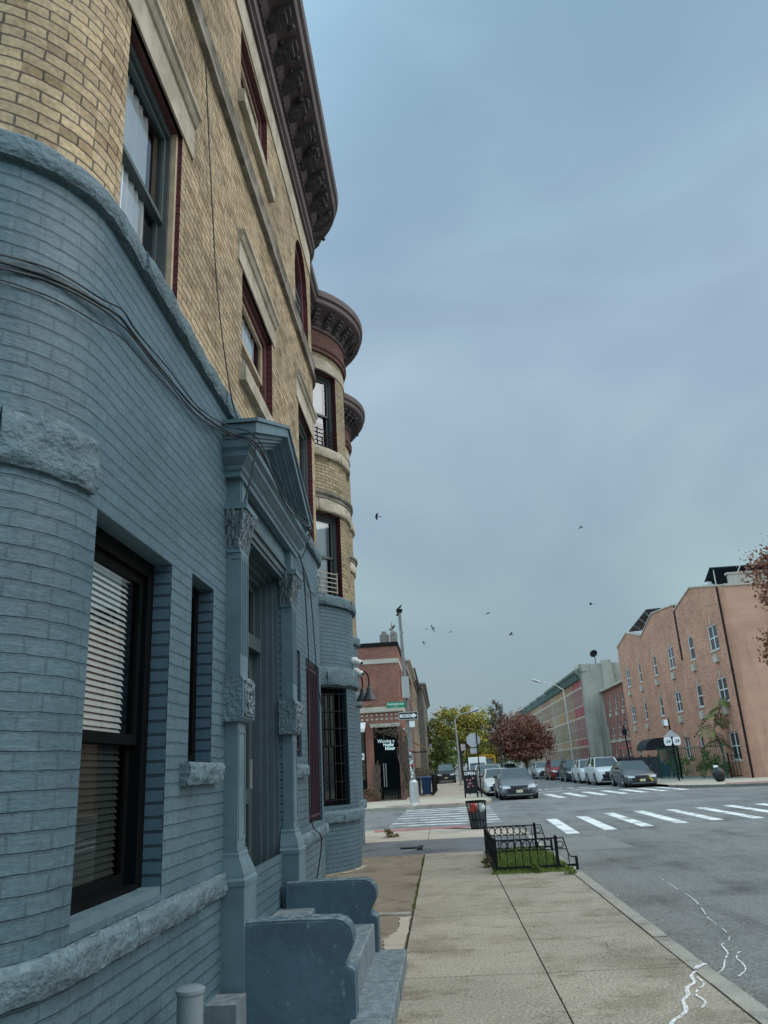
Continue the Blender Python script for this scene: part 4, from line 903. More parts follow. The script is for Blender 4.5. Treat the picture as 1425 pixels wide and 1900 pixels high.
for i,(x,y,z) in enumerate(((18.9,66.8,11.9),(19.1,53.6,12.05))):
    t=thing('roof_vent',('round metal roof vent in the notch of the sawtooth parapet','round metal roof vent below the nearer solar array')[i],'vent',(x,y,z),group='metal roof vents')
    m=MB(); m.tube([(x,y,z-.8),(x,y,z),(x,y,z+.05),(x,y,z+.35),(x,y,z+.4),(x,y,z+.55)],[.28,.28,.45,.45,.3,.28],14); m.build('cowl',chrome,t,smooth=40)
# ---- set back brick house
SB=thing('set_back_house','small red brick house set back between the grey end wall and the brown block','building',(20.5,89,0))
FS=Path([(32,99.8),(20.5,99.8),(20.5,78.1),(32,78.1)]); ops=ops_for(FS,[(11.5+3.0+3.4*k,1.1) for k in range(6)],((1.0,2.6),(4.0,5.6),(6.9,8.4)))
m=MB(); wall(m,FS,0,FS.L,-.1,9.4,ops,0,0,0); m.build('wall',red_brick,SB)
for o in ops: simple_window(SB,frame_at(FS,o['s0'],o['s1']),.55,o['z0'],o['z1'],sillm=conc,ac=o['z0']>3)
m=MB(); sweep(m,FS,11.5,33,[(-.02,3.3),(.06,3.3),(.06,3.5),(-.02,3.5)]); m.build('string_course',conc,SB)
m=MB(); sweep(m,FS,11.5,33,[(-.02,9.3),(.45,9.3),(.5,9.55),(-.02,9.6)]); m.build('eaves',conc,SB)
m=MB(); m.prism([(20.5,2.9),(18.9,2.4),(18.9,2.3),(20.5,2.6)],'y',84,88); m.tube([(19.0,84.2,0),(19.0,84.2,2.35)],.05,6); m.tube([(19.0,87.8,0),(19.0,87.8,2.35)],.05,6); m.build('porch',plain('red_porch',(.28,.06,.05),.6),SB)
# ---- painted rowhouses down the right side
hc=[((.34,.09,.095),(.28,.075,.08),'deep pink painted'),((.33,.19,.12),(.28,.16,.10),'dusty orange brick'),((.36,.23,.12),(.30,.19,.10),'ochre painted'),((.34,.26,.17),(.29,.22,.15),'pale tan brick'),((.32,.18,.13),(.27,.15,.11),'rust brick'),((.35,.26,.17),(.30,.22,.15),'straw coloured brick'),((.33,.22,.14),(.28,.18,.12),'light brown brick'),((.36,.30,.22),(.30,.25,.18),'sand coloured brick'),((.31,.20,.14),(.26,.17,.12),'furthest brownish brick')]
green_c=plain('green_cornice',(.10,.15,.135),.6,var=.3,scale=2,bs=.2)
trimw=plain('cream_trim',(.40,.35,.28),.8,var=.15,scale=2,bs=.1)
y=100.0
for i,(c1,c2,nm) in enumerate(hc):
    wd=7.2 if i<4 else 11; t=thing('terrace_house',nm+(' three storey terrace house next to the grey end wall' if i==0 else ' three storey terrace house, number %s in from the grey end wall'%['','two','three','four','five','six','seven','eight','nine'][i]),'building',(18,y+wd/2,0),group='three storey terrace houses')
    Fh=Path([(26.8,y+wd-.02),(18,y+wd-.02),(18,y+.02),(26.8,y+.02)]); s_0=8.8
    n=5 if i<4 else 7; segs=[(s_0+wd*(k+.5)/n,.72 if i<4 else .8) for k in range(n)]
    ops=ops_for(Fh,segs,((.6,2.9),(4.1,6.4),(8.0,9.9)))
    for o in ops: o['d']=.035
    bm=brick('terrace_brick_%d'%i,c1,c2,tuple(k*.8 for k in c1),bs=.2,bd=.003,var=(.8,1.12),vscale=.4)
    m=MB(); wall(m,Fh,8.8,8.8+wd-.04,-.1,12.0,ops,0,1,1); m.build('wall',[bm,trimw],t)
    if i==0:
        m=MB(); wall(m,Fh,8.8+wd-.04,Fh.L,-.1,12.9,(),0); m.prism([(20.3,-.1),(22.4,-.1),(21.9,13.2),(20.8,13.2)],'y',99.3,100.1); m.box(18.0,18.9,99.9,100.3,12.0,12.9)
        m.build('end_wall',cement,t)
    for o in ops:
        T=frame_at(Fh,o['s0'],o['s1']); wf=MB(); fw=.06; hw=T.u2
        wf.obox(T,-hw,-hw+fw,o['z0'],o['z1'],-.06,-.025); wf.obox(T,hw-fw,hw,o['z0'],o['z1'],-.06,-.025); wf.obox(T,-hw+fw,hw-fw,(o['z0']+o['z1'])/2-.04,(o['z0']+o['z1'])/2+.04,-.06,-.03)
        wq=wf.build('window',trimw,t); g=MB(); g.quad(T(-hw,o['z0'],-.04),T(hw,o['z0'],-.04),T(hw,o['z1'],-.04),T(-hw,o['z1'],-.04)); g.build('pane',pane_d,wq)
        g=MB(); g.obox(T,-hw-.1,hw+.1,o['z1']+.02,o['z1']+.30,-.01,.025); g.build('lintel',trimw,wq); g=MB(); g.obox(T,-hw-.08,hw+.08,o['z0']-.14,o['z0']-.005,-.01,.04); g.build('sill',trimw,wq)
    m=MB(); sweep(m,Fh,8.8,8.8+wd-.04,[(-.02,11.2),(.12,11.2),(.15,11.4),(.55,11.8),(.75,11.9),(.8,12.15),(.1,12.4),(-.02,12.45)])
    for k in range(int(wd/.7)):
        T=frame_at(Fh,8.8+.3+.7*k-.1,8.8+.3+.7*k+.1); m.obox(T,-.1,.1,11.0,11.7,.0,.5)
    m.build('cornice',green_c,t)
    m=MB(); m.quad((18.1,y+.02,12.2),(26.8,y+.02,12.2),(26.8,y+wd,12.2),(18.1,y+wd,12.2)); m.build('roof',soffit_m,t)
    if i in (1,4): m=MB(); m.box(19,20.2,y+1,y+2.4,12.2,13.6); m.build('chimney',conc,t)
    m=MB(); m.box(16.4,18,y+wd*.5-.7,y+wd*.5+.7,-.05,.35); m.box(16.9,18,y+wd*.5-.7,y+wd*.5+.7,.35,.7); m.build('steps',conc,t)
    y+=wd
t=thing('satellite_dish','dark satellite dish on the roof above the grey end wall','satellite dish',(20.2,100.2,13.1)); 
m=MB(); m.tube([(20.2,100.2,12.9),(20.2,100.2,13.9)],.05,6); m.build('mast',iron,t)
m=MB(); m.tube([(20.15,99.95,14.0),(20.1,99.85,14.03),(20.0,99.7,14.1)],[.02,.3,.5],14,cap=False); m.tube([(20.16,99.97,14.0),(20.11,99.87,14.03),(20.01,99.72,14.1)],[.02,.3,.5],14,cap=False); m.build('dish',iron,t,smooth=60)
# ---- corner restaurant and the row behind it, left side
RB=thing('corner_restaurant','red brick corner building with a glazed doorway and vines across the side street','building',(-2.05,44,0))
FR=Path([(-26,44),(-2.05,44),(-2.05,54),(-14,54)])
def rx(x): return x+26
ops=[dict(s0=rx(-3.62),s1=rx(-2.26),z0=.04,z1=3.78,d=.25,nosill=True),dict(s0=rx(-6.4),s1=rx(-4.05),z0=.35,z1=3.75,d=.2)]
for k in range(3): ops.append(dict(s0=rx(-2.05)+1.6+2.9*k,s1=rx(-2.05)+2.9+2.9*k,z0=5.3,z1=7.1,d=.12)); 
ops.append(dict(s0=rx(-2.05)+1.2,s1=rx(-2.05)+3.6,z0=.8,z1=3.0,d=.12))
m=MB(); wall(m,FR,0,FR.L,-.1,8.3,ops,0,0,0); m.build('wall',red_brick,RB)
band(FR,0,FR.L-11,[(-.02,7.25),(.04,7.25),(.04,7.5),(-.02,7.5)],'string_course',conc,RB)
band(FR,0,FR.L-11,[(-.02,4.58),(.14,4.58),(.17,4.62),(.17,4.84),(-.02,4.88)],'ledge',conc,RB)
band(FR,0,FR.L-11,[(-.1,8.2),(.06,8.2),(.08,8.3),(.08,8.42),(-.25,8.44)],'coping',iron,RB)
band(FR,rx(-3.75),rx(-2.1),[(-.02,3.80),(.05,3.80),(.05,3.98),(-.02,3.98)],'lintel',conc,RB)
m=MB()
for r_ in range(2):
    for k in range(9): x=-4.45+.27*k+(.0 if r_ else 0); T=frame_at(FR,rx(x)-.06,rx(x)+.06); m.obox(T,-.065,.065,4.18+.22*r_,4.27+.22*r_,-.01,.035)
m.build('white_brick_pattern',conc,RB)
for o in ops[2:5]: simple_window(RB,frame_at(FR,o['s0'],o['s1']),.65,o['z0'],o['z1'],sillm=conc)
simple_window(RB,frame_at(FR,ops[5]['s0'],ops[5]['s1']),1.2,.8,3.0,two=True,fm=black)
T=frame_at(FR,ops[0]['s0'],ops[0]['s1']); hw=T.u2; m=MB()
for (a,b,c,d) in ((-hw,-hw+.05,.04,3.78),(hw-.05,hw,.04,3.78),(-hw,hw,3.72,3.78),(-hw,hw,2.35,2.42),(-.32,-.26,.04,2.35),(.5,.55,.04,2.35)): m.obox(T,a,b,c,d,-.22,-.16)
dz=m.build('entrance',black,RB)
m=MB(); m.quad(T(-hw,.04,-.2),T(hw,.04,-.2),T(hw,3.78,-.2),T(-hw,3.78,-.2)); m.build('glass',glass_dark,dz)
m=MB(); m.quad(T(-hw,.04,-.9),T(hw,.04,-.9),T(hw,3.78,-.9),T(-hw,3.78,-.9)); m.build('interior',room,dz)
m=MB(); m.tube([T(-.20,.7,-.12),T(-.20,1.9,-.12)],.02,6); m.tube([T(-.08,.7,-.12),T(-.08,1.9,-.12)],.02,6); m.build('door_handle',chrome,dz)
neon,nt_,N_,L_,b_=new_mat('neon_tube'); setp(b_,(.55,.68,.70),.5); b_.inputs['Emission Color'].default_value=(.7,1,.98,1); b_.inputs['Emission Strength'].default_value=.25
Tn=plane_T((-2.93,43.93,3.05),(1,0,0)); text_part('lettering','Winning o',.26,Tn,neon,dz,.004,sx=.85); Tn=plane_T((-2.80,43.92,2.86),(1,0,0)); text_part('lettering','Happy',.22,Tn,neon,dz,.004,bold=True); Tn=plane_T((-2.72,43.92,2.66),(1,0,0)); text_part('lettering','Hour',.25,Tn,neon,dz,.004,bold=True)
T=frame_at(FR,ops[1]['s0'],ops[1]['s1']); m=MB(); m.obox(T,-1.17,-1.1,.35,3.75,-.2,-.12); m.obox(T,1.1,1.17,.35,3.75,-.2,-.12); m.obox(T,-1.1,1.1,.35,.42,-.2,-.12); sw=m.build('shop_window',black,RB)
m=MB(); m.quad(T(-1.17,.35,-.16),T(1.17,.35,-.16),T(1.17,3.75,-.16),T(-1.17,3.75,-.16)); m.build('glass',glass,sw)
m=MB()
for k in range(30): 
    a=-1.15+2.3*k/30; b=a+2.3/30; m.quad(T(a,1.1,-.32+.03*(k%2)),T(b,1.1,-.32+.03*((k+1)%2)),T(b,3.7,-.32+.03*((k+1)%2)),T(a,3.7,-.32+.03*(k%2)))
m.build('curtain',plain('cream_curtain',(.34,.30,.20),.9),sw)
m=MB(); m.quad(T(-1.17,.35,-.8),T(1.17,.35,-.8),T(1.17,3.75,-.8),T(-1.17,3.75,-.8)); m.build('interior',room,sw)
m=MB(); m.box(-4.38,-4.14,43.82,43.83,2.14,2.48); gs=m.build('grade_card',sash_w,RB); text_part('letter','A',.26,plane_T((-4.26,43.815,2.31),(1,0,0)),plain('blue_ink',(.02,.04,.12),.6,bs=0),RB,.001,bold=True)
m=MB(); m.prism([(43.9,4.1),(43.0,3.72),(43.0,3.55),(43.02,3.55),(43.9,3.95)],'x',-6.4,-4.0); m.build('shop_awning',plain('white_awning',(.6,.6,.58),.8,bs=.1),RB)
m=MB(); m.box(-3.05,-2.55,45,46,8.3,9.05); m.box(-2.95,-2.7,45.2,45.6,9.05,9.25); m.prism([(-2.42,8.3),(-2.05,8.3),(-2.02,9.0),(-2.15,9.15),(-2.25,9.1),(-2.32,9.75),(-2.36,9.15),(-2.45,8.9)],'y',44.6,45.2); m.build('roof_turret',plain('weathered_turret',(.22,.19,.17),.8,var=.3,bs=.3),RB)
for (xf,y0,y1,h,c,lab,cm) in ((-2.05,54.05,66,8.7,(.22,.13,.10),'brown brick shop building right behind the corner restaurant',conc),(-2.05,66.05,82,9.5,(.30,.24,.17),'tan brick walk-up between the brown shop building and the grey block',cornice_m),(-1.45,82.05,112,9.9,(.20,.19,.17),'grey block with projecting cornice standing before the yellow tree',stone_dirty)):
    t=thing('walk_up_building',lab,'building',(xf,(y0+y1)/2,0),group='walk-up buildings down the left pavement'); Fw=Path([(-14,y0),(xf,y0),(xf,y1),(-14,y1)]); s_0=14+xf
    n=int((y1-y0)/2.6); ops=ops_for(Fw,[(s_0+(y1-y0)*(k+.5)/n,1.1) for k in range(n)],((1.2,2.9),(4.6,6.3),(7.0,8.2)))
    bm=brick('walkup_%d'%int(y0),c,tuple(k*.8 for k in c),tuple(k*.7 for k in c),bs=.2,bd=.003); m=MB(); wall(m,Fw,0,Fw.L,-.1,h,ops,0,0,0); m.build('wall',bm,t)
    for o in ops: simple_window(t,frame_at(Fw,o['s0'],o['s1']),.55,o['z0'],o['z1'],sillm=conc)
    band(Fw,s_0-1,s_0+(y1-y0)+.5,[(-.1,h-.5),(.1,h-.5),(.15,h-.3),(.35,h-.15),(.42,h-.1),(.42,h+.05),(-.1,h+.1)],'cornice',cm,t)
    m=MB(); m.quad((-14,y0,h),(xf,y0,h),(xf,y1,h),(-14,y1,h)); m.build('roof',soffit_m,t)
t=thing('shop_awning','tan sloping cloth awning over the left pavement','awning',(-2.05,50,2.9)); m=MB(); m.prism([(-2.04,3.35),(-.72,2.62),(-.72,2.40),(-.74,2.40),(-.74,2.58),(-2.04,3.28)],'y',48.6,51.4); m.build('cloth',plain('tan_cloth',(.36,.23,.13),.9,bs=.1),t); m=MB(); m.tube([(-2.04,48.7,2.5),(-.75,48.7,2.5)],.02,6); m.tube([(-2.04,51.3,2.5),(-.75,51.3,2.5)],.02,6); m.build('frame',iron,t)
# ================================================================ VEGETATION
def leafcloud(m,cs,n,size,seed,flat=.0,shell=.35):
    random.seed(seed); tot=sum(c[3]*c[4]*c[5] for c in cs); b=len(m.v)
    for (x,y,z,rx_,ry_,rz_) in cs:
        k=int(n*rx_*ry_*rz_/tot)
        nc=max(4,k//55); cl=[]
        for _ in range(nc):
            while True:
                p=Vector((random.uniform(-1,1),random.uniform(-1,1),random.uniform(-1,1)))
                if shell<p.length<1: break
            cl.append((p,random.uniform(.12,.24)))
        for j in range(k):
            p,s_=cl[j%nc]; q=p+Vector((random.gauss(0,s_),random.gauss(0,s_),random.gauss(0,s_*.8)))
            c=Vector((x+q.x*rx_,y+q.y*ry_,z+q.z*rz_)); d=Vector((random.gauss(0,1),random.gauss(0,1),random.gauss(0,1))).normalized(); e=d.orthogonal().normalized(); e.rotate(Matrix.Rotation(random.uniform(0,6.28),3,d)); f=d.cross(e); L_=size*random.uniform(.6,1.4)
            v=[c-e*L_*.5,c+f*L_*.32,c+e*L_*.5,c-f*L_*.32]; i0=len(m.v); m.v+=[tuple(a) for a in v]; m.f.append([i0,i0+1,i0+2,i0+3]); m.m.append(0); m.uv.append(((0,0),(1,0),(1,1),(0,1)))
bark=plain('bark',(.10,.085,.065),.95,var=.3,scale=6,bs=.6,bd=.02,bscale=25)
def tree(name,label,base,h,cs,n,size,mat,seed,r=.16,group=None,limbs=9):
    t=thing(name,label,'tree',base,group=group); bx_,by_,bz_=base; random.seed(seed)
    m=MB(); top=Vector((bx_+random.uniform(-.2,.2),by_,bz_+h)); m.tube([base,(bx_+.03,by_,bz_+h*.5),tuple(top)],[r,r*.8,r*.6],10)
    for k in range(limbs):
        c=cs[k%len(cs)]; a=random.uniform(0,6.28); e=Vector((c[0]+c[3]*.6*math.cos(a),c[1]+c[4]*.6*math.sin(a),c[2]+c[5]*random.uniform(-.3,.7))); s_=Vector((bx_,by_,bz_+h*random.uniform(.6,1))); mid=s_.lerp(e,.5)+Vector((random.uniform(-.3,.3),random.uniform(-.3,.3),.3)); m.tube([tuple(s_),tuple(mid),tuple(e)],[r*.5,r*.3,r*.08],6)
    m.build('trunk',bark,t,smooth=60)
    m=MB(); leafcloud(m,cs,n,size,seed); m.build('crown',mat,t); return t
lf_y=leafmat('yellow_green_leaves',[(.08,.11,.025),(.18,.19,.04),(.34,.28,.06),(.46,.27,.06)])
lf_g=leafmat('olive_leaves',[(.05,.075,.02),(.10,.13,.03),(.20,.20,.045)])
lf_r=leafmat('maroon_leaves',[(.085,.035,.03),(.15,.062,.05),(.23,.10,.07),(.26,.15,.09)])
lf_b=leafmat('russet_leaves',[(.11,.035,.025),(.18,.065,.04),(.22,.10,.055),(.10,.09,.04)])
lf_f=leafmat('dusty_leaves',[(.08,.075,.055),(.12,.11,.08),(.15,.12,.08)])
lf_a=leafmat('pinnate_leaves',[(.06,.11,.025),(.12,.16,.035),(.24,.20,.06)])
tree('street_tree','yellow green autumn tree at the end of the left pavement',(2.4,100,0),4.2,[(2.0,100,6.2,3.2,3,2.2),(4.2,100,6.6,2.0,2.5,1.9),(-.2,101,5.2,1.6,2.5,1.6),(3.6,99,4.4,2.2,2.2,1.0)],9000,.30,lf_y,21,.22,'street trees')
tree('street_tree','darker olive tree in front of the yellow green tree, by the grey block',(.3,93,0),2.6,[(.1,93,3.6,1.5,1.6,1.4),(-.6,92,2.4,.9,1,1.0)],2600,.24,lf_g,22,.12,'street trees')
tree('street_tree','round maroon leaved tree in the middle distance',(10.2,100,0),2.2,[(9.9,100,4.9,3.2,3,2.5),(8.2,100,4.2,1.7,2,1.7),(11.9,100,4.2,1.8,2,1.9),(10.3,99,3.0,3.2,2,1.1)],11000,.27,lf_r,23,.2,'street trees')
tree('street_tree','tall thin dusty tree rising behind the maroon one',(8.6,118,0),5,[(8.4,118,8.4,1.1,1.2,2.0),(7.8,118,6.2,1.5,1.4,2.0)],2600,.30,lf_f,24,.16,'street trees')
tree('street_tree','green and yellow tree low between the two big autumn trees',(6.2,122,0),3,[(6.0,122,3.9,2.2,2,2.2),(7.3,122,2.6,2,2,1.5)],4000,.30,lf_y,25,.16,'street trees')
m=MB(); leafcloud(m,[(x,170+3*math.sin(x),3.2+1.2*math.sin(x*1.7),4,3,3.4) for x in range(-4,32,4)],9000,.55,26); tag(m.build('far_trees',lf_g),'distant green trees closing the street','trees',kind='stuff')
# ailanthus by the brown block
def frond_plant(name,label,base,pts,seed,mat,n=13,ln=1.0,lw=.13):
    t=thing(name,label,'tree',base); random.seed(seed); m=MB(); m.tube([base]+pts,[.06]+[.045-.01*i for i in range(len(pts))],6); 
    lm=MB(); P=[Vector(base)]+[Vector(p) for p in pts]
    for k in range(n):
        f=.35+.65*k/(n-1); i=min(int(f*(len(P)-1)),len(P)-2); s_=P[i].lerp(P[i+1],f*(len(P)-1)-i); a=random.uniform(0,6.28); d=Vector((math.cos(a),math.sin(a),.35)); L_=ln*random.uniform(.7,1.2); pr=[s_+d*L_*q+Vector((0,0,-.75*L_*q*q)) for q in [j/9 for j in range(10)]]
        m.tube([tuple(p) for p in pr],[.015]*10,4)
        for j in range(2,10):
            for sg in (-1,1):
                side=d.cross(Vector((0,0,1))).normalized()*sg; c=pr[j]; e=c+side*lw*2.0+Vector((0,0,-.10)); w_=(pr[j]-pr[j-1]).normalized()*lw*.45; lm.quad(tuple(c),tuple((c+e)/2+w_),tuple(e),tuple((c+e)/2-w_))
    m.build('trunk',bark,t,smooth=60); lm.build('crown',mat,t); return t
frond_plant('young_tree','spindly young tree with feathery green and yellow fronds before the brown block',(17.2,51.6,0),[(17.4,51.6,1.4),(17.0,51.5,2.8),(17.6,51.5,4.0),(18.0,51.4,4.7)],31,lf_a,22,1.15,.15)
frond_plant('young_tree','thin reddish dead sapling by the right end of the iron fence',(18.7,51.0,0),[(18.8,51,1.4),(18.6,51,2.6),(18.8,51,3.3)],33,lf_b,9,.45,.07)
tree('street_tree','russet leaved tree reaching in at the right edge',(14.9,31,-.1),6,[(14.3,30.2,6.9,1.5,1.8,1.0),(15.0,31,8.4,1.9,2.2,1.2),(13.3,30,4.8,1.0,1.2,.35),(14.7,31,5.5,1.6,1.6,1.0)],8500,.15,lf_b,34,.18,'street trees',16)
# vines and planter at the restaurant
m=MB(); random.seed(41)
for k in range(75):
    x=random.uniform(-2.15,-1.75); z=random.uniform(0,1.5); pts=[]; y=43.9+random.uniform(-.15,.05)
    for j in range(7): pts.append((x+.09*math.sin(j*1.3+k),y+.05*math.cos(j+k)-.0,z)); z+=random.uniform(.2,.45); x+=random.uniform(-.06,.06)
    m.tube(pts,random.uniform(.010,.022),4)
for k in range(26):
    x=random.uniform(-3.7,-2.2); pts=[(x,43.85,3.7+random.uniform(-.3,.2))]
    for j in range(4): pts.append((pts[-1][0]+random.uniform(-.1,.3),43.82,pts[-1][2]+random.uniform(-.25,.2)))
    m.tube(pts,.012,4)
for k in range(20):
    x=-3.5+random.uniform(-.12,.12); pts=[(x,43.85,0)]
    for j in range(6): pts.append((pts[-1][0]+random.uniform(-.1,.1),43.84,pts[-1][2]+random.uniform(.2,.4)))
    m.tube(pts,.014,4)
t=thing('vine','bare brown vine climbing the restaurant corner and doorway','vine',(-2,43.9,0)); m.build('stems',plain('dead_vine',(.13,.095,.075),.95,var=.3,scale=8,bs=0),t)
m=MB(); leafcloud(m,[(-1.95,43.85,2.6,.28,.15,1.3),(-1.95,43.85,.9,.25,.15,.9)],900,.07,42); m.build('leaves',leafmat('dry_vine_leaves',[(.07,.05,.035),(.14,.08,.05),(.12,.11,.05),(.18,.09,.06)]),t)
m=MB(); random.seed(43)
for k in range(60):
    a=random.uniform(0,3.14); r_=random.uniform(.2,.6); m.tube([(-3.85+r_*math.cos(q)*1.0,43.4+random.uniform(-.3,.3)*.5,.02+r_*abs(math.sin(q))*1.2) for q in (a,a+.5,a+1.0,a+1.4)],.014,4)
tag(m.build('brushwood_heap',plain('brush',(.13,.075,.045),.95,var=.4,scale=6,bs=0)),'heap of curled brown brushwood left of the restaurant door','brushwood')
m=MB(); leafcloud(m,[(-3.6,43.8,4.95,.4,.08,.10),(-2.7,43.8,4.93,.35,.08,.08)],260,.05,44); tag(m.build('ledge_weeds',lf_g),'green weeds growing along the restaurant ledge','weeds',kind='stuff')
# grass, weeds
gm=leafmat('grass_blades',[(.07,.105,.025),(.13,.18,.04),(.22,.25,.07)])
m=MB(); random.seed(51)
for k in range(7000):
    x=random.uniform(.70,1.72); y=random.uniform(12.45,15.14); h=random.uniform(.04,.12)*(1+.5*noise.noise(Vector((x*2,y*2,0)))); a=random.uniform(0,6.28); dx,dy=.006*math.cos(a),.006*math.sin(a); l=random.uniform(-.03,.03); m.add([(x-dx,y-dy,.01),(x+dx,y+dy,.01),(x+l,y+l*.6,.01+h)],[(0,1,2)])
for k in range(500):
    x=random.uniform(.62,1.75) ; y=12.42+random.gauss(0,.05); h=random.uniform(.02,.08); l=random.uniform(-.03,.03); m.add([(x-.006,y,.0),(x+.006,y,.0),(x+l,y+l,h)],[(0,1,2)])
tag(m.build('grass',gm),'long green grass filling the fenced tree pit','grass',kind='stuff')
def weed(x,y,z,r,n,mat,label,seed,s=.05):
    m=MB(); leafcloud(m,[(x,y,z+r*.5,r,r,r*.5)],n,s,seed,shell=0); 
    for k in range(6): a=k; m.tube([(x,y,z),(x+r*.6*math.cos(a),y+r*.6*math.sin(a),z+r*.7)],.004,4)
    tag(m.build('weed',mat),label,'weed',group='pavement weeds')
weed(.62,13.3,0,.14,170,leafmat('dry_weed',[(.08,.07,.03),(.16,.12,.05),(.10,.13,.05)]),'brown and green weed at the left side of the tree guard',61)
weed(1.25,12.4,0,.11,150,lf_g,'dark leafy weed in front of the near guard rail',62)
weed(1.62,12.05,0,.13,150,gm,'bright green tuft on the pavement before the guard',63,.04)
weed(-1.35,19.9,0,.22,260,MC['dry_weed'],'straw coloured weed at the kerb beyond the tower',64)
m=MB(); random.seed(66)
for k in range(230):
    y=random.choice((random.uniform(9.6,12.2),random.uniform(13.8,15.0))); x=-.437+random.gauss(0,.006); h=random.uniform(.01,.035); m.add([(x-.008,y,.0),(x+.008,y,.0),(x+random.uniform(-.02,.02),y,h)],[(0,1,2)])
tag(m.build('joint_grass',lf_g),'fine grass sprouting in the pavement joint','grass',kind='stuff')
# ================================================================ STREET FURNITURE
def guard():
    t=thing('tree_guard','low black iron tree guard with ring pattern round the grassy pit','tree guard',(.7,12.45,0))
    def post(x,y,h,r=.022): m=MB(); m.box(x-r,x+r,y-r,y+r,0,h); m.add([(x-r-.004,y-r-.004,h),(x+r+.004,y-r-.004,h),(x+r+.004,y+r+.004,h),(x-r-.004,y+r+.004,h),(x,y,h+.03)],[(0,1,4),(1,2,4),(2,3,4),(3,0,4),(3,2,1,0)]); m.build('post',iron,t)
    for y in (12.45,15.2):
        post(.69,y,.46); post(1.58,y,.46); post(1.85,y,.17,.018)
        m=MB(); m.box(.69,1.58,y-.012,y+.012,.43,.45); m.box(.69,1.58,y-.006,y+.006,.285,.297); m.box(.69,1.85,y-.014,y+.014,.055,.085)
        m.box(1.58,1.69,y-.01,y+.01,.43,.445); m.tube([(1.69,y,.437),(1.745,y,.22),(1.775,y,.185),(1.85,y,.175)],.010,6)
        m.tube([(1.58,y,.29),(1.72,y,.29)],.006,6)
        for k in range(8): x=.69+.89*(k+.5)/8; m.box(x-.006,x+.006,y-.006,y+.006,.085,.43)
        m.box(1.735,1.747,y-.006,y+.006,.085,.24)
        rail=m.build('rail',iron,t)
        m=MB()
        for k in range(6): 
            x=.69+.89*(k+1.0)/8+.02; pts=[(x+.056*math.cos(q*math.pi/10),y,.363+.062*math.sin(q*math.pi/10)) for q in range(21)]; m.tube(pts,.007,5,cap=False)
        m.build('ring_row',iron,rail)
        m=MB(); pts=[(1.64+.045*math.cos(q*math.pi/10),y,.35+.045*math.sin(q*math.pi/10)) for q in range(21)]; m.tube(pts,.007,5,cap=False); m.build('ring',iron,rail)
    m=MB()
    for z0,z1 in ((.43,.45),(.285,.30),(.055,.085)): m.box(.68,.70,12.45,15.2,z0,z1)
    for k in range(18): y=12.6+.145*k; m.box(.684,.696,y-.006,y+.006,.085,.43)
    m.build('rail',iron,t)
guard()
# litter basket
t=thing('litter_basket','black wire litter basket holding red and white bags at the corner','litter basket',(.80,21.2,0))
m=MB(); n=14
for k in range(n):
    a=2*math.pi*k/n; ca,sa=math.cos(a),math.sin(a); m.tube([(.82+.19*ca,21.2+.19*sa,.0),(.79+.25*ca,21.2+.25*sa,.66)],.009,5)
for z,r,x in ((.02,.19,.82),(.22,.21,.812),(.64,.248,.79)):
    m.tube([(x+r*math.cos(q*math.pi/12),21.2+r*math.sin(q*math.pi/12),z) for q in range(25)],.013,6,cap=False)
m.tube([(.79,21.2,.62),(.79,21.2,.67)],[.262,.262],20,cap=False); m.build('cage',iron,t)
m=MB(); m.tube([(.82,21.2,.02),(.80,21.2,.45)],[.175,.20],14); m.build('liner',plain('dark_liner',(.05,.06,.07),.4,bs=.5,bd=.02,bscale=14),t,smooth=50)
for i,(x,y,z,r,c,lab) in enumerate(((.72,21.1,.50,.12,(.45,.06,.04),'red crumpled bag in the basket'),(.90,21.08,.50,.11,(.42,.47,.44),'pale crumpled bag in the basket'))):
    m=MB(); m.ball((x,y,z),r,14,10,sc=(1,1,1.1)); m.v=[(a+.02*noise.noise(Vector((a*18,b*18,c_*18))),b+.02*noise.noise(Vector((a*18+5,b*18,c_*18))),c_+.02*noise.noise(Vector((a*18,b*18+7,c_*18)))) for a,b,c_ in m.v]
    tag(m.build('plastic_bag',plain('bag_%d'%i,c,.4,bs=.6,bd=.02,bscale=18),smooth=60),('red crumpled plastic bag inside the wire litter basket','pale green white plastic bag inside the wire litter basket')[i],'bag')
# utility pole with signs
t=thing('utility_pole','tall leaning steel pole with street signs at the far left corner','pole',(-1.35,38,0)); 
def pol(z): return (-1.35-.19*(z/9.0)-.0,38,z)
m=MB(); m.tube([pol(0),pol(3),pol(5.8),pol(9.0)],[.12,.105,.09,.07],14); m.build('shaft',plain('weathered_pole',(.17,.17,.165),.7,var=.3,scale=2,bs=.1),t,smooth=60)
m=MB(); m.tube([(-1.35,38,0),(-1.355,38,.05),(-1.36,38,.95),(-1.365,38,1.05)],[.24,.22,.20,.12],8); m.build('base',chrome,t)
m=MB(); m.box(-1.62,-1.28,37.72,37.92,4.75,5.75); m.build('control_box',plain('box_grey',(.35,.35,.34),.6,var=.1),t)
m=MB(); m.tube([pol(8.9),pol(9.05)],[.14,.17],10); m.tube([(-1.53,38,8.95),(-1.68,38,8.75)],.05,6); m.tube([(-1.58,38,7.9),(-1.42,38,7.9)],.05,6); m.build('bracket',iron,t)
sgreen=plain('sign_green',(.01,.22,.10),.45,var=.03,bs=0); sblack=plain('sign_black',(.012,.012,.014),.5,bs=0,var=.05); swhite=plain('sign_white',(.72,.72,.72),.45,var=.03,bs=0)
m=MB(); m.box(-2.42,-1.50,37.84,37.86,4.33,4.60); sg=m.build('street_name_sign',sgreen,t)
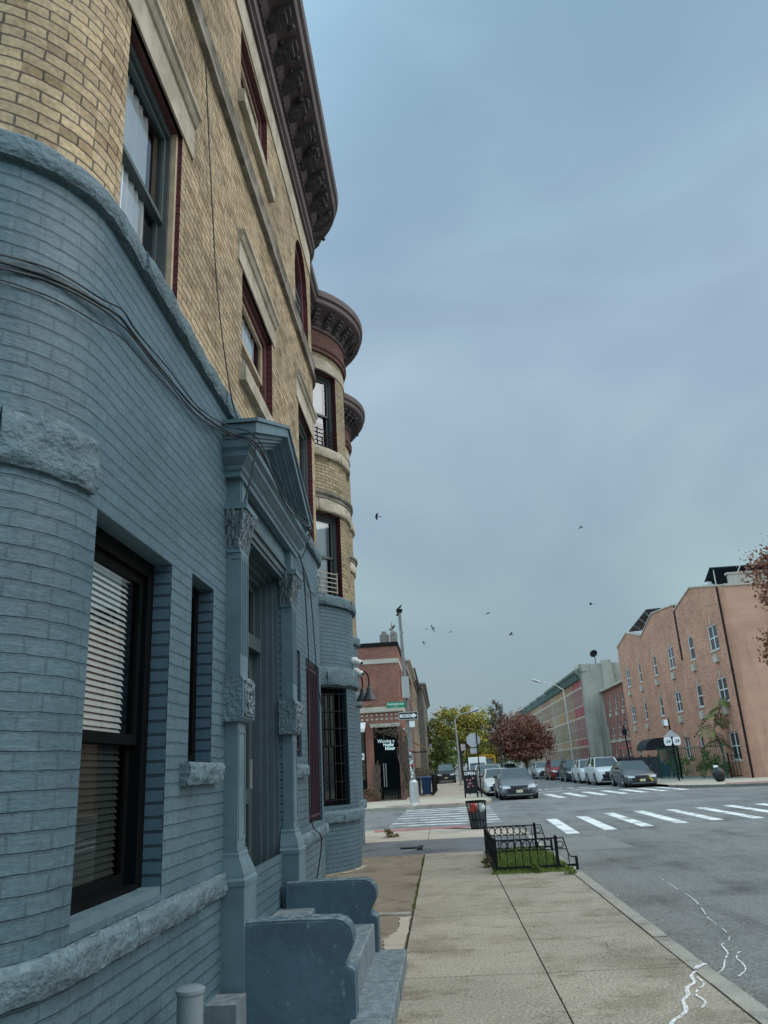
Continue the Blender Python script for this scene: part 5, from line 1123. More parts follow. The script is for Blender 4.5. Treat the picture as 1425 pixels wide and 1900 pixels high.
text_part('lettering','Knickerbocker',.145,plane_T((-1.96,37.835,4.50),(1,0,0)),swhite,sg,.001,bold=True,sx=.92); text_part('lettering','AV',.09,plane_T((-1.96,37.835,4.385),(1,0,0)),swhite,sg,.001)
m=MB(); m.box(-1.86,-.94,37.80,37.82,3.74,4.10); sg=m.build('one_way_sign',sblack,t)
m=MB(); 
for a,b,c,d in ((-1.85,-.95,3.75,3.765),(-1.85,-.95,4.075,4.09),(-1.85,-1.835,3.765,4.075),(-.965,-.95,3.765,4.075)): m.box(a,b,37.788,37.798,c,d)
m.prism([(-1.80,3.85),(-1.17,3.85),(-1.17,3.80),(-1.0,3.92),(-1.17,4.04),(-1.17,3.99),(-1.80,3.99)],'y',37.785,37.798); m.build('arrow',swhite,sg)
text_part('lettering','ONE WAY',.10,plane_T((-1.47,37.78,3.92),(1,0,0)),sblack,sg,.001,bold=True)
m=MB(); m.box(-1.38,-1.12,37.83,37.85,3.40,3.68); m.build('parking_sign',swhite,t); m=MB(); m.tube([pol(3.1)[0:2]+(3.1,),(-1.6,37.7,3.3)],.02,6); m.ball((-1.64,37.66,3.32),.05,8,6); m.build('lamp_bracket',chrome,t)
random.seed(71)
for k in range(16):
    z=random.uniform(1.1,2.5); c=pol(z); a=random.uniform(-.06,.06); m=MB(); m.box(c[0]+a-.035,c[0]+a+.04,37.885,37.893,z,z+random.uniform(.06,.14)); m.build('sticker',random.choice([sash_w,sblack,plain('sticker_red',(.4,.05,.04),.5,bs=0),plain('sticker_blue',(.04,.12,.35),.5,bs=0),swhite]),t)
# stop sign seen from behind, second post, sandwich board
grey_back=plain('sign_back',(.40,.38,.40),.4,metal=.3,var=.1,scale=2,bs=0)
t=thing('stop_sign','octagonal sign seen from its bare grey back on a dark post','road sign',(1.90,42,0))
m=MB(); m.box(1.87,1.93,41.99,42.05,-.0,3.15); m.build('post',iron,t)
m=MB(); m.prism([(1.72+.37*math.cos(math.radians(22.5+45*k)),2.78+.37*math.sin(math.radians(22.5+45*k))) for k in range(8)],'y',42.06,42.075); m.build('plate',grey_back,t)
m=MB(); m.box(1.52,1.92,42.06,42.075,2.12,2.38); m.build('small_plate',grey_back,t)
t=thing('parking_sign','small pink grey sign back on the thinner post left of the octagon','road sign',(1.45,46,0)); m=MB(); m.box(1.42,1.48,45.97,46.03,0,2.75); m.build('post',iron,t); m=MB(); m.box(1.15,1.46,46.04,46.05,2.38,2.72); m.build('plate',plain('pink_back',(.45,.33,.33),.5,bs=0),t)
t=thing('sandwich_board','black chalk sandwich board beside the octagonal sign post','sandwich board',(1.42,42.3,0))
for sg,y0 in ((-1,42.3),(1,42.34)):
    m=MB(); T=lambda a,b,w_,y0=y0,sg=sg:(1.40+a,y0+sg*(.32*(1-b/1.3))+w_,b)
    m.obox(T,-.34,-.28,0,1.3,-.015,.015); m.obox(T,.28,.34,0,1.3,-.015,.015); m.obox(T,-.28,.28,1.24,1.3,-.015,.015); m.obox(T,-.28,.28,.20,.26,-.015,.015); m.obox(T,-.28,.28,.26,1.24,-.008,.008); m.build('board',iron,t)
Tb=lambda a,b,w_:(1.40+a,42.3-.32*(1-(.75+b)/1.3)-.012-w_,.75+b)
text_part('lettering','OPEN',.22,lambda a,b,w_:Tb(a,b+.40,w_),swhite,t,.001,bold=True); 
m=MB(); random.seed(73)
for k in range(14): a=random.uniform(-.22,.14); b=random.uniform(-.35,.22); m.obox(Tb,a,a+random.uniform(.06,.14),b,b+random.uniform(.02,.06),0,.004)
m.build('chalk_drawing',plain('pink_chalk',(.42,.16,.18),.9,bs=0),t)
# right hand corner: sign post, bin bag
t=thing('sign_post','dark post with two rounded white sign plates at the far right corner','road sign',(14.3,51,0))
m=MB(); m.tube([(14.3,51,0),(14.22,51,3.65)],.055,8); m.build('post',iron,t)
m=MB(); m.box(13.92,14.16,50.9,50.93,3.25,3.6); m.build('small_plate',swhite,t)
for sg,lab in ((-1,'NO'),(1,'24')):
    cx=14.24+sg*.27; m=MB(); m.prism([(cx-.23,2.2),(cx-.16,2.06),(cx+.16,2.06),(cx+.23,2.2),(cx+.23,2.46),(cx+.17,2.56),(cx-.17,2.56),(cx-.23,2.46)],'y',50.88,50.91); pl=m.build('plate',swhite,t)
    text_part('symbol','24',.26,plane_T((cx,50.87,2.3),(1,0,0)),plain('blue_ink',(.02,.04,.12)),pl,.002,bold=True,font_shear=.3)
m=MB(); m.prism([(13.74,2.58),(14.74,2.58),(14.24,2.98)],'y',50.92,50.94); m.build('gable_plate',grey_back,t)
bagm=plain('bin_bag',(.012,.013,.015),.25,bs=.8,bd=.05,bscale=9)
m=MB(); m.ball((14.94,45.6,.36),.36,20,14,sc=(.95,.9,1.1)); m.v=[(a+.05*noise.noise(Vector((a*6,b*6,c*6))),b+.05*noise.noise(Vector((a*6+4,b*6,c*6))),max(.0,c+.05*noise.noise(Vector((a*6,b*6+9,c*6))))) for a,b,c in m.v]; tag(m.build('rubbish_bag',bagm,smooth=60),'full black rubbish bag standing alone on the far right corner','bag')
m=MB(); m.ball((14.80,45.5,.78),.11,10,8,sc=(1.3,1,.6)); m.v=[(a+.03*noise.noise(Vector((a*12,b*12,c*12))),b,c+.03*noise.noise(Vector((a*12,b*12+9,c*12)))) for a,b,c in m.v]
tag(m.build('paper_litter',swhite,smooth=60),'crumpled white litter lying on top of the black rubbish bag','litter')
# fences on the right pavement
def fence(name,label,pts,h,mat,step=.14,r=.011,cap=True,solid=None,group=None):
    t=thing(name,label,'fence',(pts[0][0],pts[0][1],0),group=group)
    m=MB(); pm=MB()
    for (a,b) in zip(pts,pts[1:]):
        A,B=Vector((*a,0)),Vector((*b,0)); L_=(B-A).length; n=int(L_/step)
        for k in range(n+1): p=A.lerp(B,k/n); m.tube([(p.x,p.y,.06),(p.x,p.y,h),(p.x,p.y,h+.06)],[r,r,.002],4)
        for z in (.12,h-.08): m.tube([(A.x,A.y,z),(B.x,B.y,z)],r*1.4,4)
        q=max(1,int(L_/2.4))
        for k in range(q+1): p=A.lerp(B,k/q); pm.box(p.x-.035,p.x+.035,p.y-.035,p.y+.035,0,h+.12)
    m.build('railing',mat,t); pm.build('post',mat,t) if False else None
    for i in range(0,len(pm.v),8):
        q=MB(); q.add(pm.v[i:i+8],[(0,2,3,1),(4,5,7,6),(0,1,5,4),(2,6,7,3),(0,4,6,2),(1,3,7,5)]); q.build('post',mat,t)
    if solid:
        s_=MB()
        for (a,b) in zip(pts,pts[1:]): s_.quad((a[0],a[1]+.03,.1),(b[0],b[1]+.03,.1),(b[0],b[1]+.03,h-.1),(a[0],a[1]+.03,h-.1))
        s_.build('screen',solid,t)
    return t
gfen=plain('green_iron',(.01,.07,.05),.45,bs=0); 
scr=plain('green_screen',(.015,.06,.045),.8,var=.3,bs=0)
fence('garden_fence','tall green iron fence with green screening at the far right corner',[(15.0,57.5),(15.35,54.0),(17.2,51.0)],1.95,gfen,.15,.016)
fence('garden_fence','plain black iron fence running to the right edge of the picture',[(17.4,50.9),(24,48.2)],1.35,iron,.18,.014)
fence('garden_fence','dark boarded iron fence along the terrace front, behind the parked cars',[(15.0,57.7),(15.2,78),(15.4,140)],1.5,iron,.5,.02,solid=plain('dark_screen',(.02,.026,.035),.7,bs=0))
def wheelie(x,y,mat,label,group=None,rot=0,s=1):
    t=thing('wheelie_bin',label,'bin',(x,y,0),rot,group=group); m=MB(); 
    a=[(-.24,-.26,.08),(.24,-.26,.08),(.24,.26,.08),(-.24,.26,.08)]; b=[(-.30,-.34,.98),(.30,-.34,.98),(.30,.34,.98),(-.30,.34,.98)]; m.add(a+b,[(3,2,1,0),(4,5,6,7),(0,1,5,4),(1,2,6,5),(2,3,7,6),(3,0,4,7)]); m.box(-.32,.32,-.36,.36,.94,.98); m.build('body',mat,t,world=False)
    m=MB(); m.prism([(-.38,.99),(.36,.99),(.40,1.03),(.3,1.09),(-.34,1.04)],'x',-.33,.33); m.tube([(-.25,.42,1.0),(.25,.42,1.0)],.02,6); m.build('lid',mat,t,world=False)
    for sx in (-1,1): m=MB(); m.cyl((sx*.26-.03,.28,.1),.1,.06,'x',14); m.build('wheel',sblack,t,world=False)
    return t
bluebin=plain('blue_bin',(.015,.06,.16),.5,bs=0); greybin=plain('slate_bin',(.03,.055,.075),.5,bs=0)
wheelie(-.98,48.9,bluebin,'bright blue wheelie bin behind the black railings on the left pavement','bins by the black railings'); wheelie(-1.62,48.7,greybin,'slate coloured wheelie bin nearest the restaurant on the left pavement','bins by the black railings')
wheelie(16.2,60.8,bluebin,'blue wheelie bin outside the brown apartment house','bins outside the apartment house'); wheelie(16.95,60.5,bluebin,'blue wheelie bin nearest the canopy of the brown apartment house','bins outside the apartment house'); wheelie(15.6,61.5,greybin,'dark slate bin left of the two blue ones by the apartment house','bins outside the apartment house')
fence('garden_fence','low black railings round the bins on the left pavement',[(-2.0,47.8),(-.62,47.8),(-.45,58)],1.05,iron,.16,.014)
m=MB(); random.seed(77)
for k in range(40): x=random.uniform(-1.9,-.5); y=random.uniform(51.5,56); m.tube([(x,y,.2),(x+random.uniform(-.1,.1),y,random.uniform(1.1,1.7))],.02,4)
leafcloud(m,[(-1.2,53,1.35,.7,2,.3)],400,.10,78); tag(m.build('shrub',lf_f),'dry twiggy shrub behind the black railings on the left','shrub')
# street lamps
def lamp(name,label,base,h,arm,group):
    t=thing(name,label,'street lamp',base,group=group); x,y,z=base
    m=MB(); m.tube([base,(x,y,z+h*.5),(x-.1,y,z+h)],[.11,.09,.06],10); m.build('pole',chrome,t,smooth=60)
    m=MB(); e=Vector(arm); s_=Vector((x-.1,y,z+h-.1)); m.tube([tuple(s_),tuple(s_.lerp(e,.3)+Vector((0,0,.25))),tuple(s_.lerp(e,.7)+Vector((0,0,.15))),tuple(e)],.04,6); m.build('arm',chrome,t,smooth=60)
    m=MB(); d=(e-s_).normalized(); m.tube([tuple(e-d*.1),tuple(e+d*.15),tuple(e+d*.6),tuple(e+d*.75)],[.06,.12,.13,.05],8); m.build('lamp_head',chrome,t,smooth=60)
lamp('street_lamp','street lamp with curved arm before the painted terrace on the right',(12.7,80,0),8.3,(10.3,80,9.15),'street lamps'); lamp('street_lamp','street lamp in front of the yellow green tree on the left',(1.5,70,0),5.5,(2.9,70,6.0),'street lamps')
m=MB(); m.tube([(12.5,55,0),(12.35,55,3.55)],.05,8); m.box(12.2,12.5,54.9,54.93,2.95,3.3); tag(m.build('bare_sign_post',iron),'plain dark post rising behind the parked sedan on the right','post')
# ================================================================ VEHICLES
carglass=plain('car_glass',(.045,.06,.065),.06,var=.1,bs=0,spec=1.0); tyre=plain('tyre',(.015,.015,.016),.8,bs=0); rimm=plain('rim',(.30,.31,.32),.3,metal=.8,bs=0); lampm=plain('headlight',(.55,.58,.6),.12,bs=0,spec=1); plate=plain('plate',(.55,.50,.30),.5,bs=0); trimb=plain('car_black',(.015,.016,.018),.4,bs=0)
def paintm(n,c,metal=.3): return plain('paint_'+n,c,.25,metal=metal,var=.04,bs=0,spec=.6)
def car(label,cat,x,y,mat,kind='sedan',rot=0,group=None,z=-.13,sc=1.0,lights=lampm,rack=False):
    t=thing('parked_car',label,cat,(x,y,z),rot,group=group); t.scale=(sc,sc,sc)
    if kind=='sedan': L_,hw,hood,belt,roof=4.75,.92,.80,.96,1.44; g=(1.35,2.15,3.35,4.25); deck=1.02; wy=(.92,3.75); wr=.33
    elif kind=='suv': L_,hw,hood,belt,roof=4.7,.94,1.03,1.12,1.70; g=(1.20,1.85,4.0,4.6); deck=1.12; wy=(.92,3.7); wr=.36
    else: L_,hw,hood,belt,roof=5.2,.98,1.16,1.25,1.88; g=(1.2,1.8,4.6,5.1); deck=1.25; wy=(.98,4.1); wr=.40
    hz=hood
    st=[(0.0,hw*.74,.34,hz*.62,.0),(.05,hw*.86,.24,hz*.78,.01),(.16,hw*.94,.20,hz*.88,.02),(.45,hw*.99,.18,hz*.94,.03),(.95,hw,.18,hz,.03),(g[0],hw,.18,belt*.97,.02),(g[0]+.25,hw,.18,belt,.0),((g[1]+g[2])/2,hw,.18,belt+.02,.0),(g[2],hw,.18,belt+.03,.0),(g[3],hw*.98,.20,deck,.01),(L_-.12,hw*.94,.24,deck*.96,.01),(L_,hw*.82,.34,deck*.84,.0)]
    m=MB(); rg=[]
    for (yy_,w_,zb,zt,cr) in st:
        half=[(w_*.90,zb),(w_*.985,zb+(zt-zb)*.22),(w_,zb+(zt-zb)*.55),(w_*.97,zb+(zt-zb)*.84),(w_*.88,zt),(w_*.45,zt+cr*1.3)]
        ring=[(a,yy_,b) for a,b in half]+[(0,yy_,zt+cr*1.7)]+[(-a,yy_,b) for a,b in reversed(half)]; rg.append(ring)
    n=13; pts=[p for r_ in rg for p in r_]
    fc=[(i*n+k,(i+1)*n+k,(i+1)*n+(k+1)%n,i*n+(k+1)%n) for i in range(len(st)-1) for k in range(n)]
    m.add(pts,fc+[tuple(range(n)),tuple(range(len(pts)-1,len(pts)-1-n,-1))]); body=m.build('body',mat,t,world=False,smooth=32)
    # greenhouse
    wb,wt=hw*.86,hw*.66; zb=belt-.02; rz=roof
    B_=[(-wb,g[0],zb),(wb,g[0],zb),(wb,g[3],deck-.01),(-wb,g[3],deck-.01)]; R_=[(-wt,g[1],rz-.03),(wt,g[1],rz-.03),(wt,g[2],rz-.03),(-wt,g[2],rz-.03)]
    m=MB(); m.add(B_+R_,[(0,1,5,4),(1,2,6,5),(2,3,7,6),(3,0,4,7)]); m.build('windows',carglass,t,world=False)
    m=MB(); e=.03
    m.add([(-wt-.015,g[1]-e,rz-.05),(wt+.015,g[1]-e,rz-.05),(wt+.015,g[2]+e,rz-.05),(-wt-.015,g[2]+e,rz-.05),(-wt*.82,g[1]+.12,rz),(wt*.82,g[1]+.12,rz),(wt*.82,g[2]-.12,rz),(-wt*.82,g[2]-.12,rz)],[(3,2,1,0),(4,5,6,7),(0,1,5,4),(1,2,6,5),(2,3,7,6),(3,0,4,7)])
    for a,b in zip(B_,R_): m.tube([a,((a[0]*.45+b[0]*.55)*1.005,(a[1]+b[1])/2,(a[2]+b[2])/2+.0),b],.035,6)
    ym=(g[1]+g[2])/2
    for sx in (-1,1): m.tube([(sx*wb*1.0,ym,belt-.02),(sx*wt*1.01,ym+.05,rz-.04)],.03,6)
    m.build('roof',mat,t,world=False,smooth=40)
    if rack or kind!='sedan':
        m=MB()
        for sx in (-1,1): m.tube([(sx*wt*.92,g[1]+.1,rz+.01),(sx*wt*.92,g[1]+.2,rz+.06),(sx*wt*.92,g[2]-.2,rz+.06),(sx*wt*.92,g[2]-.1,rz+.01)],.018,5)
        m.build('roof_rails',trimb,t,world=False)
    for sx in (-1,1):
        for wyy in wy:
            m=MB(); X=sx*(hw-.21) if sx>0 else -hw-.012; m.tube([(sx*(hw-.2),wyy,wr),(sx*(hw-.02),wyy,wr),(sx*(hw+.012),wyy,wr)],[wr,wr,wr-.025],22); wl=m.build('wheel',tyre,t,world=False,smooth=40)
            m=MB(); m.tube([(sx*(hw-.02),wyy,wr),(sx*(hw+.018),wyy,wr)],[wr*.66,wr*.62],18); 
            for k in range(5): a=2*math.pi*k/5; m.tube([(sx*(hw+.02),wyy,wr),(sx*(hw+.02),wyy+wr*.6*math.cos(a),wr+wr*.6*math.sin(a))],.03,4)
            m.build('rim',rimm,wl,world=False)
            m=MB(); m.tube([(sx*(hw-.03),wyy,wr+.02),(sx*(hw+.006),wyy,wr+.02)],[wr+.055]*2,24); m.build('wheel_arch',trimb,t,world=False)
        m=MB(); m.ball((sx*(hw+.07),g[0]+.42,belt+.10),.10,10,8,sc=(1.0,.6,.75)); m.tube([(sx*(hw-.06),g[0]+.42,belt+.03),(sx*(hw+.05),g[0]+.42,belt+.08)],.025,5); m.build('mirror',mat if kind!='sedan' else trimb,t,world=False,smooth=60)
        m=MB(); zt=hz*.80; zl=hz*.66
        m.add([(sx*hw*.42,.012,zl),(sx*hw*.80,.06,zl),(sx*hw*.935,.28,zl+.06),(sx*hw*.42,-.012,zl),(sx*hw*.83,.01,zl),(sx*hw*.975,.30,zl+.06),(sx*hw*.46,.02,zt-.04),(sx*hw*.83,.035,zt),(sx*hw*.965,.36,zt+.03)],[(3,4,7,6),(4,5,8,7)] if sx>0 else [(6,7,4,3),(7,8,5,4)]); m.build('headlight',lights,t,world=False)
    m=MB(); m.add([(-hw*.60,-.016,hz*.40),(hw*.60,-.016,hz*.40),(hw*.66,-.016,hz*.60),(hw*.46,.035,hz*.80),(-hw*.46,.035,hz*.80),(-hw*.66,-.016,hz*.60)],[(0,1,2,3,4,5)])
    for k in range(5): z_=hz*(.46+.06*k); m.box(-hw*.46,hw*.46,-.028,-.008,z_,z_+.012)
    m.build('grille',trimb,t,world=False)
    m=MB(); m.box(-hw*.72,hw*.72,-.03,.04,.24,hz*.39); m.build('lower_intake',trimb,t,world=False)
    m=MB(); m.box(-hw*.86,hw*.86,.35,L_-.35,.10,.30); m.build('underbody_shade_box',trimb,t,world=False)  # dark box added below the body to deepen the contact shade
    m=MB(); m.box(-.155,.155,-.05,-.035,hz*.40,hz*.40+.13); m.build('number_plate',plate,t,world=False)
    m=MB(); m.box(-hw*.70,hw*.70,-.045,.06,.20,.255); m.build('bumper_lip',chrome if kind!='sedan' else mat,t,world=False)
    return t
gunm=paintm('gunmetal',(.12,.13,.14),.5); gl='cars parked along the left kerb'; gr='cars parked along the right kerb'
car('dark grey sedan parked nearest on the left kerb, its bonnet facing us','car',3.62,39.8,paintm('dark_grey',(.17,.18,.19),.5),'sedan',group=gl)
car('white sedan directly behind the dark grey one on the left kerb','car',3.15,45.6,paintm('pearl',(.50,.50,.46),.1),'sedan',group=gl)
car('silver white crossover, third in the line on the left kerb','car',3.2,54.0,paintm('silver',(.42,.44,.44),.3),'suv',group=gl)
car('white hatchback further back on the left kerb','car',3.3,62,paintm('white',(.60,.61,.60),.0),'suv',group=gl)
car('gunmetal sedan with yellow stripe on its bumper, first on the right kerb','car',11.25,47.3,gunm,'sedan',group=gr)
car('big white four wheel drive right behind the gunmetal sedan','car',10.95,54.0,paintm('white',(.6,.61,.6)),'suv',group=gr,sc=1.03)
car('smaller white crossover between the big white one and the black one','car',10.95,60.5,paintm('white',(.6,.61,.6)),'suv',group=gr,sc=.98)
car('black crossover ahead of the red one on the right kerb','car',10.95,67.0,paintm('navy',(.03,.04,.055),.3),'suv',group=gr)
car('dark red four wheel drive parked on the right kerb','car',10.9,75.5,paintm('red',(.26,.018,.022),.3),'suv',group=gr,sc=1.08)
car('pale silver car just behind the red one on the right kerb','car',10.4,84,paintm('silver',(.42,.44,.44)),'suv',group=gr)
car('black pickup fronted vehicle standing at the left pavement','car',.35,83,paintm('black',(.02,.021,.024),.2),'truck',z=0)
m=MB(); T0=car.__name__
for i,(x,y,k,c,lab) in enumerate(((8.2,98,'suv','silver','far silver car in the middle of the street'),(6.9,108,'suv','white','far white car left of the silver one in the middle'),(8.6,118,'truck','navy','far dark van behind the silver car'),(5.4,104,'sedan','white','far white car at the left kerb, below the yellow bus'),(9.9,112,'sedan','navy','far blue grey car at the right side'),(4.4,80,'suv','silver','silver car beyond the white hatchback on the left kerb'))):
    car(lab,'car',x,y,MC['paint_'+c],k,group='cars far down the street')
# green and white box van, yellow school bus
t=thing('delivery_van','white and green high roofed van behind the parked cars on the left','van',(3.2,72,-.13))
m=MB(); m.prism([(0,.35),(0,.95),(.35,1.15),(1.0,1.3),(1.35,1.45),(5.4,1.45),(5.4,.35)],'x',-1.0,1.0); m.v=[(a*(.9 if b<.3 else 1),b,c) for a,b,c in m.v]; m.build('lower_body',paintm('green',(.03,.25,.16),.1),t,world=False,smooth=30)
m=MB(); m.prism([(1.36,1.46),(2.0,2.75),(2.2,2.85),(5.35,2.85),(5.35,1.46)],'x',-.93,.93); m.build('upper_body',MC['paint_white'],t,world=False,smooth=30)
m=MB(); m.quad((-.85,1.40,1.55),(.85,1.40,1.55),(.78,1.74,2.25),(-.78,1.74,2.25)); m.v=[(a,b-.02,c) for a,b,c in m.v]; m.build('windscreen',carglass,t,world=False)
t.scale=(.84,.84,.84)
for sx in (-1,1):
    for yy_ in (1.0,4.3): m=MB(); m.tube([(sx*.8,yy_,.37),(sx*1.02,yy_,.37)],.37,18); m.build('wheel',tyre,t,world=False)
    m=MB(); m.box(sx*.55,sx*.85,-.02,.02,.75,.92); m.build('headlight',lampm,t,world=False)
m=MB(); m.box(-.45,.45,-.02,.02,.6,.9); m.build('grille',trimb,t,world=False)
t=thing('school_bus','yellow bus far down the street with only its roof showing','bus',(6.3,112,-.13)); by_=paintm('bus_yellow',(.60,.32,.03),.0)
m=MB(); m.prism([(-1.2,.5),(1.2,.5),(1.2,2.75),(1.05,2.98),(.6,3.1),(-.6,3.1),(-1.05,2.98),(-1.2,2.75)],'y',1.5,10.5); m.build('body',by_,t,world=False,smooth=30)
m=MB(); m.prism([(-.95,.5),(.95,.5),(.95,1.5),(.7,1.65),(-.7,1.65),(-.95,1.5)],'y',0,1.5); m.build('bonnet',by_,t,world=False,smooth=30)
m=MB(); m.box(-.95,.95,1.45,1.5,1.75,2.55); m.build('windscreen',carglass,t,world=False); m=MB(); m.box(-.5,.5,-.03,0,.75,1.3); m.build('grille',trimb,t,world=False)
text_part('lettering','SCHOOL BUS',.26,lambda a,b,w_:(6.3+a,113.46,2.67+b),trimb,t,.002,bold=True)
for sx in (-1,1):
    for yy_ in (.9,8): m=MB(); m.tube([(sx*.85,yy_,.48),(sx*1.12,yy_,.48)],.48,18); m.build('wheel',tyre,t,world=False)
# yellow stripe on the gunmetal sedan bumper, person far away
o=[c for c in bpy.data.objects if c.get('label','').startswith('gunmetal')][0]; m=MB(); m.add([(.50,-.03,.30),(.62,-.02,.30),(.42,.0,.62),(.30,-.02,.62)],[(0,1,2,3)]); m.build('bumper_tape',plain('yellow_tape',(.5,.33,.03),.5,bs=0),o,world=False)
# ================================================================ BIRDS
birdm=plain('bird_dark',(.02,.022,.026),.8,bs=0)
def bird(label,c,sp,yaw,bank,flap,group='birds in the sky'):
    t=thing('bird',label,'bird',c,group=group); Rm=Matrix.Rotation(yaw,3,'Z')@Matrix.Rotation(bank,3,'Y')
    m=MB(); L_=sp*.42
    m.tube([tuple(Rm@Vector((0,L_*k,0))) for k in (-.62,-.5,-.3,0,.25,.42,.5,.62)],[.0,sp*.03,sp*.055,sp*.065,sp*.05,sp*.04,sp*.042,.0],8)
    m.add([tuple(Rm@Vector(v)) for v in ((-.01*sp,-.4*L_,0),(.01*sp,-.4*L_,0),(sp*.09,-1.15*L_,0),(-sp*.09,-1.15*L_,0),(0,-.4*L_,sp*.015),(0,-1.1*L_,sp*.012))],[(0,1,2,3),(0,4,5,3),(1,2,5,4),(3,5,2)])
    for sx in (-1,1):
        p=[(0,.22*L_,.0),(0,-.25*L_,.0)]; q=[(sx*sp*.22,.38*L_,flap*sp*.14),(sx*sp*.22,-.22*L_,flap*sp*.14)]; r_=[(sx*sp*.5,-.05*L_,flap*sp*.10),(sx*sp*.44,-.32*L_,flap*sp*.11)]
        pts=[Vector(v) for v in (*p,*q,*r_)]; up=Vector((0,0,sp*.014)); m.add([tuple(Rm@v) for v in pts]+[tuple(Rm@(v+up)) for v in pts],[(0,1,3,2),(2,3,5,4),(8,9,7,6),(10,11,9,8),(0,2,8,6),(2,4,10,8),(1,7,9,3),(3,9,11,5),(4,5,11,10)])
    o=m.build('body',birdm,t,world=False); o.rotation_euler=(0,0,0)
r_=math.radians
for (lab,c,sp,yw,bk,fl) in (('dark bird highest on the left, beside the tower',(-1.9,30,11.34),.36,r_(100),r_(35),.5),('dark bird high on the right with arched wings',(6.19,30,10.31),.30,r_(20),r_(-15),-1.6),('dark bird at the far right of the flock',(7.2,35,8.12),.34,r_(80),r_(10),.4),('dark bird gliding right of the utility pole, upper one of the middle pair',(2.57,35,8.01),.36,r_(60),r_(-25),.2),('dark bird in the middle just above the street trees',(3.51,35,7.0),.36,r_(110),r_(15),.7),('black bird banking steeply right of the pole top',(.05,40,8.35),.42,r_(30),r_(62),.0),('small faint bird left of the steeply banking one',(-.28,40,8.31),.30,r_(-10),r_(5),1.2),('small bird right of the steeply banking one with drooped wings',(1.07,45,8.95),.36,r_(15),r_(-8),-1.2),('lowest small bird near the pole',(-.53,45,8.40),.28,r_(60),r_(50),.3)):
    bird(lab,c,sp,yw,bk,fl)
def perched(label,c,s):
    t=thing('bird',label,'bird',c,group='perched birds'); m=MB(); m.tube([(-.20*s,0,-.02*s),(-.08*s,0,.05*s),(.04*s,0,.12*s),(.11*s,0,.20*s),(.16*s,0,.25*s),(.21*s,0,.25*s)],[.012*s,.05*s,.075*s,.05*s,.042*s,.006*s],10); m.tube([(.0,0,.06*s),(.0,0,-.05*s)],.01*s,5); m.build('body',birdm,t,world=False,smooth=60)
perched('pigeon perched on the very top of the utility pole',(-1.53,38,9.08),.7); perched('dark bird perched on the roof turret of the corner restaurant',(-2.3,44.9,9.25),1.0)
# ================================================================ CABLES on the facade
cab=plain('cable_black',(.02,.025,.028),.5,bs=0)
def cable(label,pts,r,mat=cab,group='cables strung along the facade'):
    P=[Vector(p) for p in pts]; Q=[]
    for i in range(len(P)-1):
        p0,p1,p2,p3=P[max(i-1,0)],P[i],P[i+1],P[min(i+2,len(P)-1)]
        for k in range(6):
            u=k/6; Q.append(.5*((2*p1)+(p2-p0)*u+(2*p0-5*p1+4*p2-p3)*u*u+(3*p1-p0-3*p2+p3)*u**3))
    Q.append(P[-1]); m=MB(); m.tube([tuple(q) for q in Q],r,6); tag(m.build('cable',mat,smooth=60),label,'cable',group=group)
X=XF+.03; k_=.954
W=[(-2.3,2.30,3.46),(-2.0,2.40,3.50),(-1.76,2.48,3.54),(-1.53,2.72,3.58),(X-.01,2.95,3.58),(X,3.16,3.64),(X,3.33,3.65),(X,3.81,3.68),(X,4.40,3.74),(X+.03,5.02,3.87)]
cable('thickest black cable sagging across the painted brick to the pediment',W+[(-1.17,5.10,3.80),(-1.14,5.5,3.72),(-1.13,6.1,3.64),(-1.12,6.8,3.72),(-1.13,7.4,3.84),(XF+.05,8.0,3.85)],.0075)
cable('black cable just under the thickest one, taped to it',[(a,b,c-.025+.01*math.sin(i*2.2)) for i,(a,b,c) in enumerate(W)]+[(-1.17,5.12,3.77),(-1.13,6.2,3.68),(-1.13,7.3,3.80),(XF+.03,8.3,3.80)],.0055)
cable('thin slack cable dipping lowest between the belt course and pediment',[(a+.008,b,c-.05-.06*math.sin(math.pi*min(max(i-1,0)/7,1))) for i,(a,b,c) in enumerate(W)],.004)
cable('thin cable running highest of the bundle on the painted brick',[(a+.01,b,c+.03+.012*math.sin(i*3)) for i,(a,b,c) in enumerate(W)]+[(-1.17,5.05,3.84),(-1.14,5.6,3.80),(-1.13,6.5,3.78),(-1.13,7.3,3.90)],.0045)
cable('thin wire hanging straight down the yellow brick to the pediment',[(X,4.37,6.7),(X,4.61,5.6),(X,4.83,4.83),(X+.06,5.0,4.13),(X+.1,5.12,3.98),(-1.19,5.15,3.85),(-1.22,5.18,3.6),(XF+.12,5.22,3.35)],.005)
cable('wire dropping down the wall to the right of the far pilaster',[(X,8.0,3.82),(X,8.4,3.62),(X,8.62,2.6),(X,8.5,1.6),(X+.02,8.45,1.05),(X+.08,8.7,.86),(X+.0,8.72,.4)],.007)
cable('second wire dropping past the barred window to the stone sill',[(X,8.1,3.78),(X,8.75,3.60),(X,9.0,3.2),(X+.01,9.15,2.6),(X+.05,9.2,2.2)],.006)
cable('short looped wire crossing to the rounded building corner',[(X,8.3,3.70),(X,8.8,3.55),(X,9.3,3.60),(X,9.62,3.85),(XF-.02,9.8,3.95)],.006)

